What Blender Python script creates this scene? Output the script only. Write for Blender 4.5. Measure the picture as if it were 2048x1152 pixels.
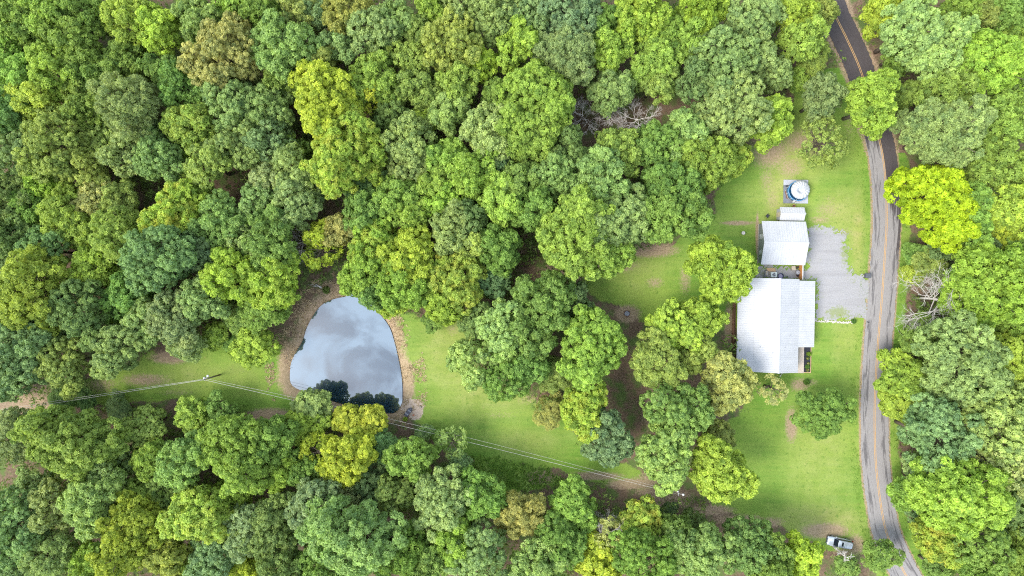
import bpy, bmesh, math, random
import numpy as np
from mathutils import Vector, Matrix

for _o in list(bpy.data.objects):
    bpy.data.objects.remove(_o, do_unlink=True)
SC = bpy.context.scene
COL = SC.collection

# ------------------------------------------------------------------ camera
CAM_H = 137.0
cam_data = bpy.data.cameras.new('camera')
cam_data.sensor_width = 36.0
cam_data.lens = 18.0 * CAM_H / 102.4          # 204.8 m of ground across the frame
cam_data.clip_start = 1.0
cam_data.clip_end = 5000.0
camera = bpy.data.objects.new('camera', cam_data)
camera.location = (0, 0, CAM_H)
COL.objects.link(camera)
SC.camera = camera

# ------------------------------------------------------------------ sky, sun, exposure
SUN_AZ = math.radians(200.0)     # direction the sun stands in, anticlockwise from +x (picture right)
SUN_EL = math.radians(52.0)
world = bpy.data.worlds.new('World')
SC.world = world
world.use_nodes = True
wn, wl = world.node_tree.nodes, world.node_tree.links
wn.clear()
w_out = wn.new('ShaderNodeOutputWorld')
w_bg = wn.new('ShaderNodeBackground')
w_bg.inputs['Strength'].default_value = 0.092
w_sky = wn.new('ShaderNodeTexSky')
w_sky.sky_type = 'NISHITA'
w_sky.sun_disc = False
w_sky.sun_elevation = SUN_EL
w_sky.sun_rotation = math.radians(90.0) - SUN_AZ
w_sky.air_density = 1.3
w_sky.dust_density = 2.5
w_tc = wn.new('ShaderNodeTexCoord')
w_n = wn.new('ShaderNodeTexNoise')
w_n.inputs['Scale'].default_value = 15.0
w_n.inputs['Detail'].default_value = 7.0
w_n.inputs['Roughness'].default_value = 0.55
w_n.inputs['Distortion'].default_value = 0.6
w_r = wn.new('ShaderNodeValToRGB')
w_r.color_ramp.elements[0].position = 0.41
w_r.color_ramp.elements[0].color = (0.05, 0.05, 0.05, 1)
w_r.color_ramp.elements[1].position = 0.58
w_r.color_ramp.elements[1].color = (0.95, 0.95, 0.95, 1)
w_mix = wn.new('ShaderNodeMix')
w_mix.data_type = 'RGBA'
w_mix.inputs['B'].default_value = (9.2, 10.6, 12.6, 1)      # sunlit cloud in the units of the sky node
wl.new(w_tc.outputs['Generated'], w_n.inputs['Vector'])
wl.new(w_n.outputs['Fac'], w_r.inputs['Fac'])
wl.new(w_r.outputs['Color'], w_mix.inputs['Factor'])
wl.new(w_sky.outputs['Color'], w_mix.inputs['A'])
wl.new(w_mix.outputs['Result'], w_bg.inputs['Color'])
wl.new(w_bg.outputs['Background'], w_out.inputs['Surface'])

sun_data = bpy.data.lights.new('sun', 'SUN')
sun_data.energy = 2.0
sun_data.angle = math.radians(28.0)
sun_data.color = (1.0, 0.96, 0.89)
sun = bpy.data.objects.new('sun', sun_data)
_sd = Vector((math.cos(SUN_AZ) * math.cos(SUN_EL), math.sin(SUN_AZ) * math.cos(SUN_EL), math.sin(SUN_EL)))
sun.rotation_euler = _sd.to_track_quat('Z', 'Y').to_euler()
sun.location = _sd * 200
COL.objects.link(sun)

SC.view_settings.view_transform = 'Standard'
SC.view_settings.look = 'None'
SC.view_settings.gamma = 1.0
SC.view_settings.use_curve_mapping = False
SC.view_settings.exposure = 1.15
SC.render.engine = 'CYCLES'
SC.cycles.max_bounces = 4
SC.cycles.diffuse_bounces = 3
SC.cycles.glossy_bounces = 2
SC.cycles.transmission_bounces = 2
SC.cycles.caustics_reflective = False
SC.cycles.caustics_refractive = False
SC.cycles.use_denoising = False
SC.cycles.filter_width = 1.1

# ------------------------------------------------------------------ helpers
RNG = np.random.default_rng(7)
rnd = random.Random(11)


def plan(px, py, z=0.0):
    """Survey sheet (10 units to the metre, origin 1024,576) to metres for a point z metres above ground."""
    f = (1.0 - z / CAM_H) / 10.0
    return ((px - 1024.0) * f, (576.0 - py) * f, z)


def tag(o, label=None, cat=None, group=None, kind=None):
    if label: o['label'] = label
    if cat: o['category'] = cat
    if group: o['group'] = group
    if kind: o['kind'] = kind
    return o


def empty(name, loc=(0, 0, 0), rz=0.0):
    o = bpy.data.objects.new(name, None)
    o.empty_display_size = 0.3
    o.location = loc
    o.rotation_euler = (0, 0, rz)
    COL.objects.link(o)
    return o


def link(name, mesh, mat=None, parent=None, loc=None, rot=None):
    if mat is not None and not mesh.materials:
        mesh.materials.append(mat)
    o = bpy.data.objects.new(name, mesh)
    COL.objects.link(o)
    if parent is not None: o.parent = parent
    if loc is not None: o.location = loc
    if rot is not None: o.rotation_euler = rot
    return o


def fast_mesh(name, verts, faces, smooth=False):
    """verts (n,3) array, faces (m,k) array of one polygon size."""
    verts = np.asarray(verts, np.float32)
    faces = np.asarray(faces, np.int32)
    me = bpy.data.meshes.new(name)
    k = faces.shape[1]
    me.vertices.add(len(verts))
    me.vertices.foreach_set('co', verts.ravel())
    me.loops.add(faces.size)
    me.loops.foreach_set('vertex_index', faces.ravel())
    me.polygons.add(len(faces))
    me.polygons.foreach_set('loop_start', np.arange(0, faces.size, k, dtype=np.int32))
    me.polygons.foreach_set('loop_total', np.full(len(faces), k, np.int32))
    if smooth:
        me.polygons.foreach_set('use_smooth', np.ones(len(faces), bool))
    me.update(calc_edges=True)
    return me


class MB:
    """A little collector of shapes that becomes one mesh."""
    def __init__(self):
        self.v, self.f = [], []

    def add(self, vs, fs):
        n = len(self.v)
        self.v += [tuple(p) for p in vs]
        self.f += [tuple(i + n for i in f) for f in fs]
        return self

    def box(self, x0, x1, y0, y1, z0, z1):
        vs = [(x0, y0, z0), (x1, y0, z0), (x1, y1, z0), (x0, y1, z0), (x0, y0, z1), (x1, y0, z1), (x1, y1, z1), (x0, y1, z1)]
        return self.add(vs, [(0, 3, 2, 1), (4, 5, 6, 7), (0, 1, 5, 4), (1, 2, 6, 5), (2, 3, 7, 6), (3, 0, 4, 7)])

    def tube(self, pts, radii, n=8, caps=True):
        pts = [Vector(p) for p in pts]
        if not hasattr(radii, '__len__'): radii = [radii] * len(pts)
        vs, fs = [], []
        for i, p in enumerate(pts):
            d = (pts[min(i + 1, len(pts) - 1)] - pts[max(i - 1, 0)]).normalized()
            a = d.orthogonal().normalized() if abs(d.z) < 0.99 else Vector((1, 0, 0))
            a = (a - d * a.dot(d)).normalized()
            b = d.cross(a)
            for k in range(n):
                t = 2 * math.pi * k / n
                vs.append(p + (a * math.cos(t) + b * math.sin(t)) * radii[i])
        for i in range(len(pts) - 1):
            for k in range(n):
                k2 = (k + 1) % n
                fs.append((i * n + k, i * n + k2, (i + 1) * n + k2, (i + 1) * n + k))
        if caps:
            fs.append(tuple(range(n))[::-1])
            fs.append(tuple((len(pts) - 1) * n + k for k in range(n)))
        return self.add(vs, fs)

    def lathe(self, prof, n=16, cx=0, cy=0, cap_top=True, cap_bot=True):
        vs, fs = [], []
        for r, z in prof:
            for k in range(n):
                t = 2 * math.pi * k / n
                vs.append((cx + r * math.cos(t), cy + r * math.sin(t), z))
        m = len(prof)
        for i in range(m - 1):
            for k in range(n):
                k2 = (k + 1) % n
                fs.append((i * n + k, i * n + k2, (i + 1) * n + k2, (i + 1) * n + k))
        if cap_bot: fs.append(tuple(range(n))[::-1])
        if cap_top: fs.append(tuple((m - 1) * n + k for k in range(n)))
        return self.add(vs, fs)

    def mesh(self, name, bevel=0.0, smooth=False):
        me = bpy.data.meshes.new(name)
        me.from_pydata(self.v, [], self.f)
        if bevel:
            bm = bmesh.new(); bm.from_mesh(me)
            bmesh.ops.bevel(bm, geom=bm.edges[:], offset=bevel, segments=2, affect='EDGES', profile=0.6)
            bm.to_mesh(me); bm.free()
        if smooth:
            me.polygons.foreach_set('use_smooth', [True] * len(me.polygons))
        me.update()
        return me

    def build(self, name, mat, parent=None, loc=None, bevel=0.0, smooth=False, rot=None):
        return link(name, self.mesh(name, bevel, smooth), mat, parent, loc, rot)


def hash2(ix, iy, seed):
    h = (ix.astype(np.int64) * 374761393 + iy.astype(np.int64) * 668265263 + seed * 974711) & 0x7fffffff
    h = ((h ^ (h >> 13)) * 1274126177) & 0x7fffffff
    return ((h ^ (h >> 16)) & 0xffff) / 65535.0


def vnoise(x, y, seed=0):
    ix, iy = np.floor(x), np.floor(y)
    fx, fy = x - ix, y - iy
    fx = fx * fx * (3 - 2 * fx); fy = fy * fy * (3 - 2 * fy)
    a = hash2(ix, iy, seed); b = hash2(ix + 1, iy, seed)
    c = hash2(ix, iy + 1, seed); d = hash2(ix + 1, iy + 1, seed)
    return (a * (1 - fx) + b * fx) * (1 - fy) + (c * (1 - fx) + d * fx) * fy


def fbm(x, y, scale, seed=0, octs=4):
    s, a, t = 0.0, 1.0, 0.0
    for o in range(octs):
        s = s + a * vnoise(x * scale * 2 ** o, y * scale * 2 ** o, seed + o * 17)
        t += a; a *= 0.5
    return s / t


def poly_sd(x, y, poly):
    """Signed distance (negative inside) from arrays x, y to a closed polygon [(x, y), ...]."""
    d = np.full(x.shape, 1e9)
    inside = np.zeros(x.shape, bool)
    n = len(poly)
    for i in range(n):
        ax, ay = poly[i]; bx, by = poly[(i + 1) % n]
        ex, ey = bx - ax, by - ay
        L = ex * ex + ey * ey + 1e-9
        t = np.clip(((x - ax) * ex + (y - ay) * ey) / L, 0, 1)
        d = np.minimum(d, (x - ax - t * ex) ** 2 + (y - ay - t * ey) ** 2)
        c = (ay > y) != (by > y)
        inside ^= c & (x < (bx - ax) * (y - ay) / (by - ay + 1e-12) + ax)
    d = np.sqrt(d)
    return np.where(inside, -d, d)


def smooth_poly(pts, n=6, closed=True):
    out = []
    m = len(pts)
    rng = range(m) if closed else range(m - 1)
    for i in rng:
        p = [pts[(i + k - 1) % m] if closed else pts[min(max(i + k - 1, 0), m - 1)] for k in range(4)]
        for j in range(n):
            t = j / n
            out.append(tuple(0.5 * (2 * p[1][a] + (p[2][a] - p[0][a]) * t + (2 * p[0][a] - 5 * p[1][a] + 4 * p[2][a] - p[3][a]) * t * t
                                    + (-p[0][a] + 3 * p[1][a] - 3 * p[2][a] + p[3][a]) * t ** 3) for a in (0, 1)))
    if not closed: out.append(tuple(pts[-1][:2]))
    return out


def P2(pts): return [plan(x, y)[:2] for x, y in pts]
def sstep(a, b, x):
    t = np.clip((x - a) / (b - a), 0, 1)
    return t * t * (3 - 2 * t)


# ------------------------------------------------------------------ materials
def new_mat(name):
    m = bpy.data.materials.new(name)
    m.use_nodes = True
    nt = m.node_tree
    return m, nt.nodes, nt.links, nt.nodes['Principled BSDF']


def mixc(N, L, fac, a, b, blend='MIX'):
    n = N.new('ShaderNodeMix'); n.data_type = 'RGBA'; n.blend_type = blend
    for sock, val in (('Factor', fac), ('A', a), ('B', b)):
        if hasattr(val, 'is_output') or isinstance(val, bpy.types.NodeSocket): L.new(val, n.inputs[sock])
        elif sock == 'Factor': n.inputs[sock].default_value = val
        else: n.inputs[sock].default_value = (*val, 1) if len(val) == 3 else val
    return n.outputs['Result']


def noise(N, L, vec, scale, detail=4, rough=0.55, dist=0.0):
    n = N.new('ShaderNodeTexNoise')
    n.inputs['Scale'].default_value = scale; n.inputs['Detail'].default_value = detail
    n.inputs['Roughness'].default_value = rough; n.inputs['Distortion'].default_value = dist
    if vec is not None: L.new(vec, n.inputs['Vector'])
    return n.outputs['Fac']


def ramp(N, L, fac, lo, hi, clo=(0, 0, 0), chi=(1, 1, 1)):
    r = N.new('ShaderNodeValToRGB')
    r.color_ramp.elements[0].position = lo; r.color_ramp.elements[1].position = hi
    r.color_ramp.elements[0].color = (*clo, 1); r.color_ramp.elements[1].color = (*chi, 1)
    L.new(fac, r.inputs['Fac'])
    return r.outputs['Color']


def math_n(N, L, op, a, b=None, clamp=False):
    n = N.new('ShaderNodeMath'); n.operation = op; n.use_clamp = clamp
    for i, v in enumerate((a, b)):
        if v is None: continue
        if isinstance(v, (int, float)): n.inputs[i].default_value = v
        else: L.new(v, n.inputs[i])
    return n.outputs[0]


def attr(N, name, typ='GEOMETRY'):
    a = N.new('ShaderNodeAttribute'); a.attribute_name = name; a.attribute_type = typ
    return a


def mat_plain(name, col, rough=0.6, var=0.15, scale=3.0, metal=0.0, bump=0.0, spec=0.5, col2=None):
    m, N, L, B = new_mat(name)
    tc = N.new('ShaderNodeTexCoord')
    f = noise(N, L, tc.outputs['Object'], scale, 5)
    dark = col2 or tuple(c * (1 - var) for c in col)
    lite = tuple(min(1, c * (1 + var * 0.6)) for c in col)
    L.new(mixc(N, L, ramp(N, L, f, 0.3, 0.7), dark, lite), B.inputs['Base Color'])
    B.inputs['Roughness'].default_value = rough; B.inputs['Metallic'].default_value = metal
    B.inputs['Specular IOR Level'].default_value = spec
    if bump:
        b = N.new('ShaderNodeBump'); b.inputs['Strength'].default_value = bump; b.inputs['Distance'].default_value = 0.05
        L.new(noise(N, L, tc.outputs['Object'], scale * 6, 4), b.inputs['Height'])
        L.new(b.outputs['Normal'], B.inputs['Normal'])
    return m


def mat_leaf():
    m, N, L, B = new_mat('leaf')
    oi = N.new('ShaderNodeObjectInfo')
    tint = attr(N, 'tint').outputs['Fac']
    tc = N.new('ShaderNodeTexCoord')
    # each bough a little different in hue; alpha of the object's colour says how much of the crown has turned
    va = N.new('ShaderNodeVectorMath'); va.operation = 'ADD'
    L.new(tc.outputs['Object'], va.inputs[0]); L.new(oi.outputs['Location'], va.inputs[1])
    n1 = noise(N, L, va.outputs[0], 0.38, 3)
    dk = mixc(N, L, 1.0, oi.outputs['Color'], (0.52, 0.60, 0.56), 'MULTIPLY')
    lt = mixc(N, L, 1.0, oi.outputs['Color'], (1.56, 1.44, 1.20), 'MULTIPLY')
    c = mixc(N, L, tint, dk, lt)
    c = mixc(N, L, math_n(N, L, 'MULTIPLY', ramp(N, L, n1, 0.42, 0.66), 0.28), c,
             mixc(N, L, 1.0, oi.outputs['Color'], (1.25, 1.10, 0.85), 'MULTIPLY'))
    turn = math_n(N, L, 'SUBTRACT', 1.0, oi.outputs['Alpha'])
    n2 = noise(N, L, va.outputs[0], 0.55, 4)
    tf = math_n(N, L, 'MULTIPLY', ramp(N, L, n2, 0.45, 0.62), turn, True)
    c = mixc(N, L, math_n(N, L, 'MULTIPLY', tf, math_n(N, L, 'ADD', tint, 0.25), True), c, (0.62, 0.56, 0.09))
    L.new(c, B.inputs['Base Color'])
    B.inputs['Roughness'].default_value = 0.55
    B.inputs['Specular IOR Level'].default_value = 0.22
    tr = N.new('ShaderNodeBsdfTranslucent')
    L.new(mixc(N, L, 1.0, c, (1.1, 1.05, 0.55), 'MULTIPLY'), tr.inputs['Color'])
    mx = N.new('ShaderNodeMixShader'); mx.inputs[0].default_value = 0.40
    L.new(B.outputs[0], mx.inputs[1]); L.new(tr.outputs[0], mx.inputs[2])
    L.new(mx.outputs[0], N['Material Output'].inputs['Surface'])
    return m


M = {}
M['leaf'] = mat_leaf()
M['bark'] = mat_plain('bark', (0.16, 0.125, 0.095), 0.9, 0.35, 4, bump=0.4)
M['dead_wood'] = mat_plain('dead_wood', (0.62, 0.57, 0.53), 0.85, 0.3, 3)
M['roof_metal'] = mat_plain('roof_metal', (0.50, 0.51, 0.535), 0.45, 0.06, 0.7, metal=0.0, spec=0.4)
def mat_roof():
    m, N, L, B = new_mat('roof_metal')
    tc = N.new('ShaderNodeTexCoord'); g = N.new('ShaderNodeNewGeometry'); V = g.outputs['Position']
    c = mixc(N, L, ramp(N, L, noise(N, L, V, 0.5, 5), 0.35, 0.7), (0.46, 0.465, 0.48), (0.515, 0.515, 0.525))
    c = mixc(N, L, math_n(N, L, 'MULTIPLY', ramp(N, L, noise(N, L, V, 2.2, 3, 0.6), 0.70, 0.78), 0.55), c, (0.22, 0.20, 0.17))
    L.new(c, B.inputs['Base Color']); B.inputs['Roughness'].default_value = 0.45
    return m


M['roof_metal'] = mat_roof()
M['white_paint'] = mat_plain('white_paint', (0.60, 0.60, 0.59), 0.5, 0.08, 2)
M['garage_siding'] = mat_plain('garage_siding', (0.22, 0.245, 0.26), 0.6, 0.12, 2)
M['house_siding'] = mat_plain('house_siding', (0.45, 0.43, 0.40), 0.6, 0.1, 2)
M['shed_wall'] = mat_plain('shed_wall', (0.36, 0.36, 0.42), 0.6, 0.12, 2)
M['glass'] = mat_plain('glass', (0.30, 0.36, 0.40), 0.08, 0.1, 1, spec=0.8)
M['concrete'] = mat_plain('concrete', (0.56, 0.48, 0.40), 0.85, 0.1, 1.5, bump=0.1)
M['pale_slab'] = mat_plain('pale_slab', (0.42, 0.43, 0.47), 0.8, 0.08, 1.0)
M['grey_mat'] = mat_plain('grey_mat', (0.19, 0.20, 0.225), 0.85, 0.2, 1.6)
M['pool_blue'] = mat_plain('pool_blue', (0.08, 0.26, 0.50), 0.4, 0.15, 2)
M['cover_white'] = mat_plain('cover_white', (0.52, 0.54, 0.57), 0.55, 0.06, 2)
M['fence_orange'] = mat_plain('fence_orange', (0.60, 0.27, 0.085), 0.75, 0.2, 5)
M['new_timber'] = mat_plain('new_timber', (0.62, 0.42, 0.24), 0.75, 0.15, 4)
M['deck_brown'] = mat_plain('deck_brown', (0.25, 0.135, 0.085), 0.75, 0.2, 4)
M['mulch'] = mat_plain('mulch', (0.03, 0.032, 0.045), 0.95, 0.5, 9, bump=0.6)
M['black'] = mat_plain('black', (0.035, 0.037, 0.045), 0.5, 0.2, 3)
M['dark_grey'] = mat_plain('dark_grey', (0.10, 0.105, 0.125), 0.5, 0.15, 3)
M['mid_grey'] = mat_plain('mid_grey', (0.30, 0.31, 0.35), 0.55, 0.12, 3)
M['ac_shell'] = mat_plain('ac_shell', (0.60, 0.66, 0.63), 0.5, 0.06, 2)
M['beige'] = mat_plain('beige', (0.46, 0.40, 0.31), 0.8, 0.15, 3)
M['tub_blue'] = mat_plain('tub_blue', (0.03, 0.035, 0.09), 0.4, 0.15, 3)
M['tub_water'] = mat_plain('tub_water', (0.30, 0.28, 0.40), 0.2, 0.1, 3)
M['rust'] = mat_plain('rust', (0.20, 0.08, 0.05), 0.85, 0.3, 5)
M['orange'] = mat_plain('orange', (0.75, 0.32, 0.14), 0.5, 0.1, 3)
M['car_paint'] = mat_plain('car_paint', (0.56, 0.61, 0.67), 0.25, 0.04, 1.0, metal=0.35, spec=0.6)
M['car_glass'] = mat_plain('car_glass', (0.012, 0.016, 0.03), 0.06, 0.1, 1, spec=0.7)
M['tyre'] = mat_plain('tyre', (0.02, 0.02, 0.022), 0.8, 0.1, 3)
M['lamp_glass'] = mat_plain('lamp_glass', (0.75, 0.76, 0.78), 0.15, 0.05, 2)
M['red_lens'] = mat_plain('red_lens', (0.35, 0.02, 0.02), 0.25, 0.1, 2)
M['boat'] = mat_plain('boat', (0.13, 0.125, 0.15), 0.45, 0.15, 2)
M['pole_wood'] = mat_plain('pole_wood', (0.22, 0.17, 0.13), 0.85, 0.2, 4)
M['steel'] = mat_plain('steel', (0.58, 0.59, 0.62), 0.4, 0.06, 2, metal=0.3)
M['wire'] = mat_plain('wire', (0.52, 0.50, 0.46), 0.6, 0.08, 1)
M['stone'] = mat_plain('stone', (0.62, 0.57, 0.52), 0.85, 0.25, 3, bump=0.3)
M['hose'] = mat_plain('hose', (0.20, 0.23, 0.20), 0.6, 0.15, 3)


def mat_ground():
    m, N, L, B = new_mat('ground')
    tc = N.new('ShaderNodeTexCoord'); V = tc.outputs['Object']
    g = attr(N, 'grass').outputs['Fac']; d = attr(N, 'dirt').outputs['Fac']
    y = attr(N, 'dry').outputs['Fac']; s = attr(N, 'sand').outputs['Fac']
    fine = noise(N, L, V, 2.6, 6, 0.7); mid = noise(N, L, V, 0.35, 5, 0.6); big = noise(N, L, V, 0.06, 4)
    blade = noise(N, L, V, 9.0, 3, 0.7)
    litter = mixc(N, L, ramp(N, L, fine, 0.3, 0.72), (0.100, 0.068, 0.045), (0.29, 0.200, 0.135))
    litter = mixc(N, L, ramp(N, L, mid, 0.46, 0.62), litter, (0.12, 0.17, 0.05))
    dirt = mixc(N, L, ramp(N, L, fine, 0.3, 0.7), (0.27, 0.185, 0.115), (0.50, 0.37, 0.25))
    green = mixc(N, L, ramp(N, L, mid, 0.3, 0.7), (0.108, 0.245, 0.030), (0.172, 0.325, 0.045))
    green = mixc(N, L, ramp(N, L, big, 0.42, 0.60), green, (0.235, 0.360, 0.058))
    dry = mixc(N, L, ramp(N, L, mid, 0.3, 0.7), (0.35, 0.355, 0.095), (0.45, 0.41, 0.17))
    green = mixc(N, L, math_n(N, L, 'MULTIPLY', y, math_n(N, L, 'ADD', mid, 0.45), True), green, dry)
    green = mixc(N, L, math_n(N, L, 'MULTIPLY', ramp(N, L, math_n(N, L, 'MULTIPLY', math_n(N, L, 'ADD', blade, fine), 0.5), 0.38, 0.66), 0.55), green, (0.15, 0.235, 0.04))
    mw = N.new('ShaderNodeMapping'); mw.inputs['Scale'].default_value = (0.10, 1.3, 1); mw.inputs['Rotation'].default_value = (0, 0, 0.05); L.new(V, mw.inputs['Vector'])
    mow = noise(N, L, mw.outputs[0], 0.9, 3, 0.6, 0.3)
    green = mixc(N, L, math_n(N, L, 'MULTIPLY', ramp(N, L, mow, 0.42, 0.62), 0.30), green, (0.30, 0.38, 0.075))
    speck = noise(N, L, V, 1.5, 2, 0.5)
    green = mixc(N, L, math_n(N, L, 'MULTIPLY', ramp(N, L, speck, 0.60, 0.70), 0.55), green, (0.10, 0.20, 0.03))
    green = mixc(N, L, math_n(N, L, 'MULTIPLY', ramp(N, L, noise(N, L, V, 1.1, 5, 0.75), 0.60, 0.72), 0.5), green, (0.40, 0.36, 0.14))
    wob = math_n(N, L, 'MULTIPLY', math_n(N, L, 'SUBTRACT', fine, 0.5), 0.9)
    gm = ramp(N, L, math_n(N, L, 'ADD', g, wob), 0.40, 0.62)
    dm = ramp(N, L, math_n(N, L, 'ADD', d, wob), 0.38, 0.72)
    sm = ramp(N, L, math_n(N, L, 'ADD', s, wob), 0.42, 0.58)
    c = mixc(N, L, gm, litter, green)
    c = mixc(N, L, math_n(N, L, 'MULTIPLY', dm, 0.92), c, dirt)
    sand = mixc(N, L, ramp(N, L, fine, 0.3, 0.7), (0.46, 0.34, 0.25), (0.64, 0.52, 0.42))
    c = mixc(N, L, sm, c, sand)
    L.new(c, B.inputs['Base Color'])
    B.inputs['Roughness'].default_value = 0.95
    B.inputs['Specular IOR Level'].default_value = 0.15
    b = N.new('ShaderNodeBump'); b.inputs['Strength'].default_value = 0.6; b.inputs['Distance'].default_value = 0.12
    L.new(math_n(N, L, 'ADD', fine, blade), b.inputs['Height']); L.new(b.outputs['Normal'], B.inputs['Normal'])
    return m


def mat_gravel():
    m, N, L, B = new_mat('gravel')
    tc = N.new('ShaderNodeTexCoord'); V = tc.outputs['Object']
    fine = noise(N, L, V, 5.0, 6, 0.75); mid = noise(N, L, V, 0.5, 5, 0.6)
    gr = attr(N, 'weed').outputs['Fac']
    c = mixc(N, L, ramp(N, L, fine, 0.25, 0.75), (0.25, 0.246, 0.255), (0.43, 0.422, 0.43))
    c = mixc(N, L, math_n(N, L, 'MULTIPLY', ramp(N, L, mid, 0.45, 0.75), 0.4), c, (0.36, 0.34, 0.33))
    wob = math_n(N, L, 'MULTIPLY', math_n(N, L, 'SUBTRACT', noise(N, L, V, 1.6, 6, 0.75), 0.5), 1.5)
    mpt = N.new('ShaderNodeMapping'); mpt.inputs['Scale'].default_value = (0.12, 1.0, 1); L.new(V, mpt.inputs['Vector'])
    trk = noise(N, L, mpt.outputs[0], 0.9, 4, 0.6, 0.5)
    c = mixc(N, L, math_n(N, L, 'MULTIPLY', ramp(N, L, trk, 0.5, 0.66), 0.45), c, (0.27, 0.26, 0.265))
    wm = ramp(N, L, math_n(N, L, 'ADD', gr, wob), 0.45, 0.65)
    c = mixc(N, L, math_n(N, L, 'MULTIPLY', wm, 0.8), c, (0.24, 0.28, 0.11))
    L.new(c, B.inputs['Base Color']); B.inputs['Roughness'].default_value = 0.95; B.inputs['Specular IOR Level'].default_value = 0.2
    b = N.new('ShaderNodeBump'); b.inputs['Strength'].default_value = 0.5; b.inputs['Distance'].default_value = 0.06
    L.new(fine, b.inputs['Height']); L.new(b.outputs['Normal'], B.inputs['Normal'])
    return m


def mat_road():
    m, N, L, B = new_mat('asphalt')
    uv = N.new('ShaderNodeUVMap'); uv.uv_map = 'UVMap'
    mp = N.new('ShaderNodeMapping'); mp.inputs['Scale'].default_value = (1.5, 0.13, 1)
    L.new(uv.outputs[0], mp.inputs['Vector'])
    streak = noise(N, L, mp.outputs[0], 1.6, 6, 0.65, 0.4)
    mp2 = N.new('ShaderNodeMapping'); mp2.inputs['Scale'].default_value = (1.0, 0.3, 1)
    L.new(uv.outputs[0], mp2.inputs['Vector'])
    grit = noise(N, L, mp2.outputs[0], 6.0, 5, 0.75)
    path = attr(N, 'wheel').outputs['Fac']; fresh = attr(N, 'fresh').outputs['Fac']
    old = mixc(N, L, ramp(N, L, grit, 0.25, 0.75), (0.23, 0.215, 0.21), (0.37, 0.35, 0.345))
    dk = mixc(N, L, ramp(N, L, grit, 0.25, 0.75), (0.085, 0.080, 0.085), (0.16, 0.15, 0.15))
    tar = ramp(N, L, math_n(N, L, 'ADD', streak, math_n(N, L, 'MULTIPLY', path, 0.20)), 0.60, 0.70)
    c = mixc(N, L, math_n(N, L, 'MULTIPLY', tar, 0.85), old, dk)
    fm = ramp(N, L, math_n(N, L, 'ADD', fresh, math_n(N, L, 'MULTIPLY', math_n(N, L, 'SUBTRACT', streak, 0.5), 1.2)), 0.42, 0.62)
    new = mixc(N, L, ramp(N, L, grit, 0.3, 0.8), (0.055, 0.046, 0.048), (0.105, 0.09, 0.09))
    c = mixc(N, L, math_n(N, L, 'MULTIPLY', fm, 0.95), c, new)
    L.new(c, B.inputs['Base Color']); B.inputs['Roughness'].default_value = 0.9; B.inputs['Specular IOR Level'].default_value = 0.25
    return m


def mat_line():
    m, N, L, B = new_mat('road_line')
    tc = N.new('ShaderNodeTexCoord')
    f = noise(N, L, tc.outputs['Object'], 4.0, 5, 0.7)
    L.new(mixc(N, L, ramp(N, L, f, 0.35, 0.7), (0.62, 0.33, 0.08), (0.44, 0.33, 0.22)), B.inputs['Base Color'])
    B.inputs['Roughness'].default_value = 0.8
    return m


def mat_water():
    m, N, L, B = new_mat('pond_water')
    tc = N.new('ShaderNodeTexCoord')
    B.inputs['Base Color'].default_value = (0.012, 0.035, 0.055, 1)
    B.inputs['Roughness'].default_value = 0.25
    g = N.new('ShaderNodeBsdfGlossy'); g.inputs['Roughness'].default_value = 0.015
    g.inputs['Color'].default_value = (0.84, 0.93, 1.0, 1)
    bp = N.new('ShaderNodeBump'); bp.inputs['Strength'].default_value = 0.03; bp.inputs['Distance'].default_value = 0.04
    L.new(noise(N, L, tc.outputs['Object'], 0.9, 3), bp.inputs['Height'])
    L.new(bp.outputs['Normal'], g.inputs['Normal'])
    mx = N.new('ShaderNodeMixShader'); mx.inputs[0].default_value = 0.26
    L.new(B.outputs[0], mx.inputs[1]); L.new(g.outputs[0], mx.inputs[2])
    L.new(mx.outputs[0], N['Material Output'].inputs['Surface'])
    return m


def mat_blades(name, a, b):
    m, N, L, B = new_mat(name)
    t = attr(N, 'tint').outputs['Fac']
    L.new(mixc(N, L, t, a, b), B.inputs['Base Color'])
    B.inputs['Roughness'].default_value = 0.8; B.inputs['Specular IOR Level'].default_value = 0.2
    return m


M['ground'] = mat_ground(); M['gravel'] = mat_gravel(); M['road'] = mat_road(); M['line'] = mat_line(); M['water'] = mat_water()
M['dry_blade'] = mat_blades('dry_blade', (0.36, 0.26, 0.14), (0.66, 0.52, 0.32))
M['weed_blade'] = mat_blades('weed_blade', (0.09, 0.20, 0.03), (0.24, 0.38, 0.05))

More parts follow.
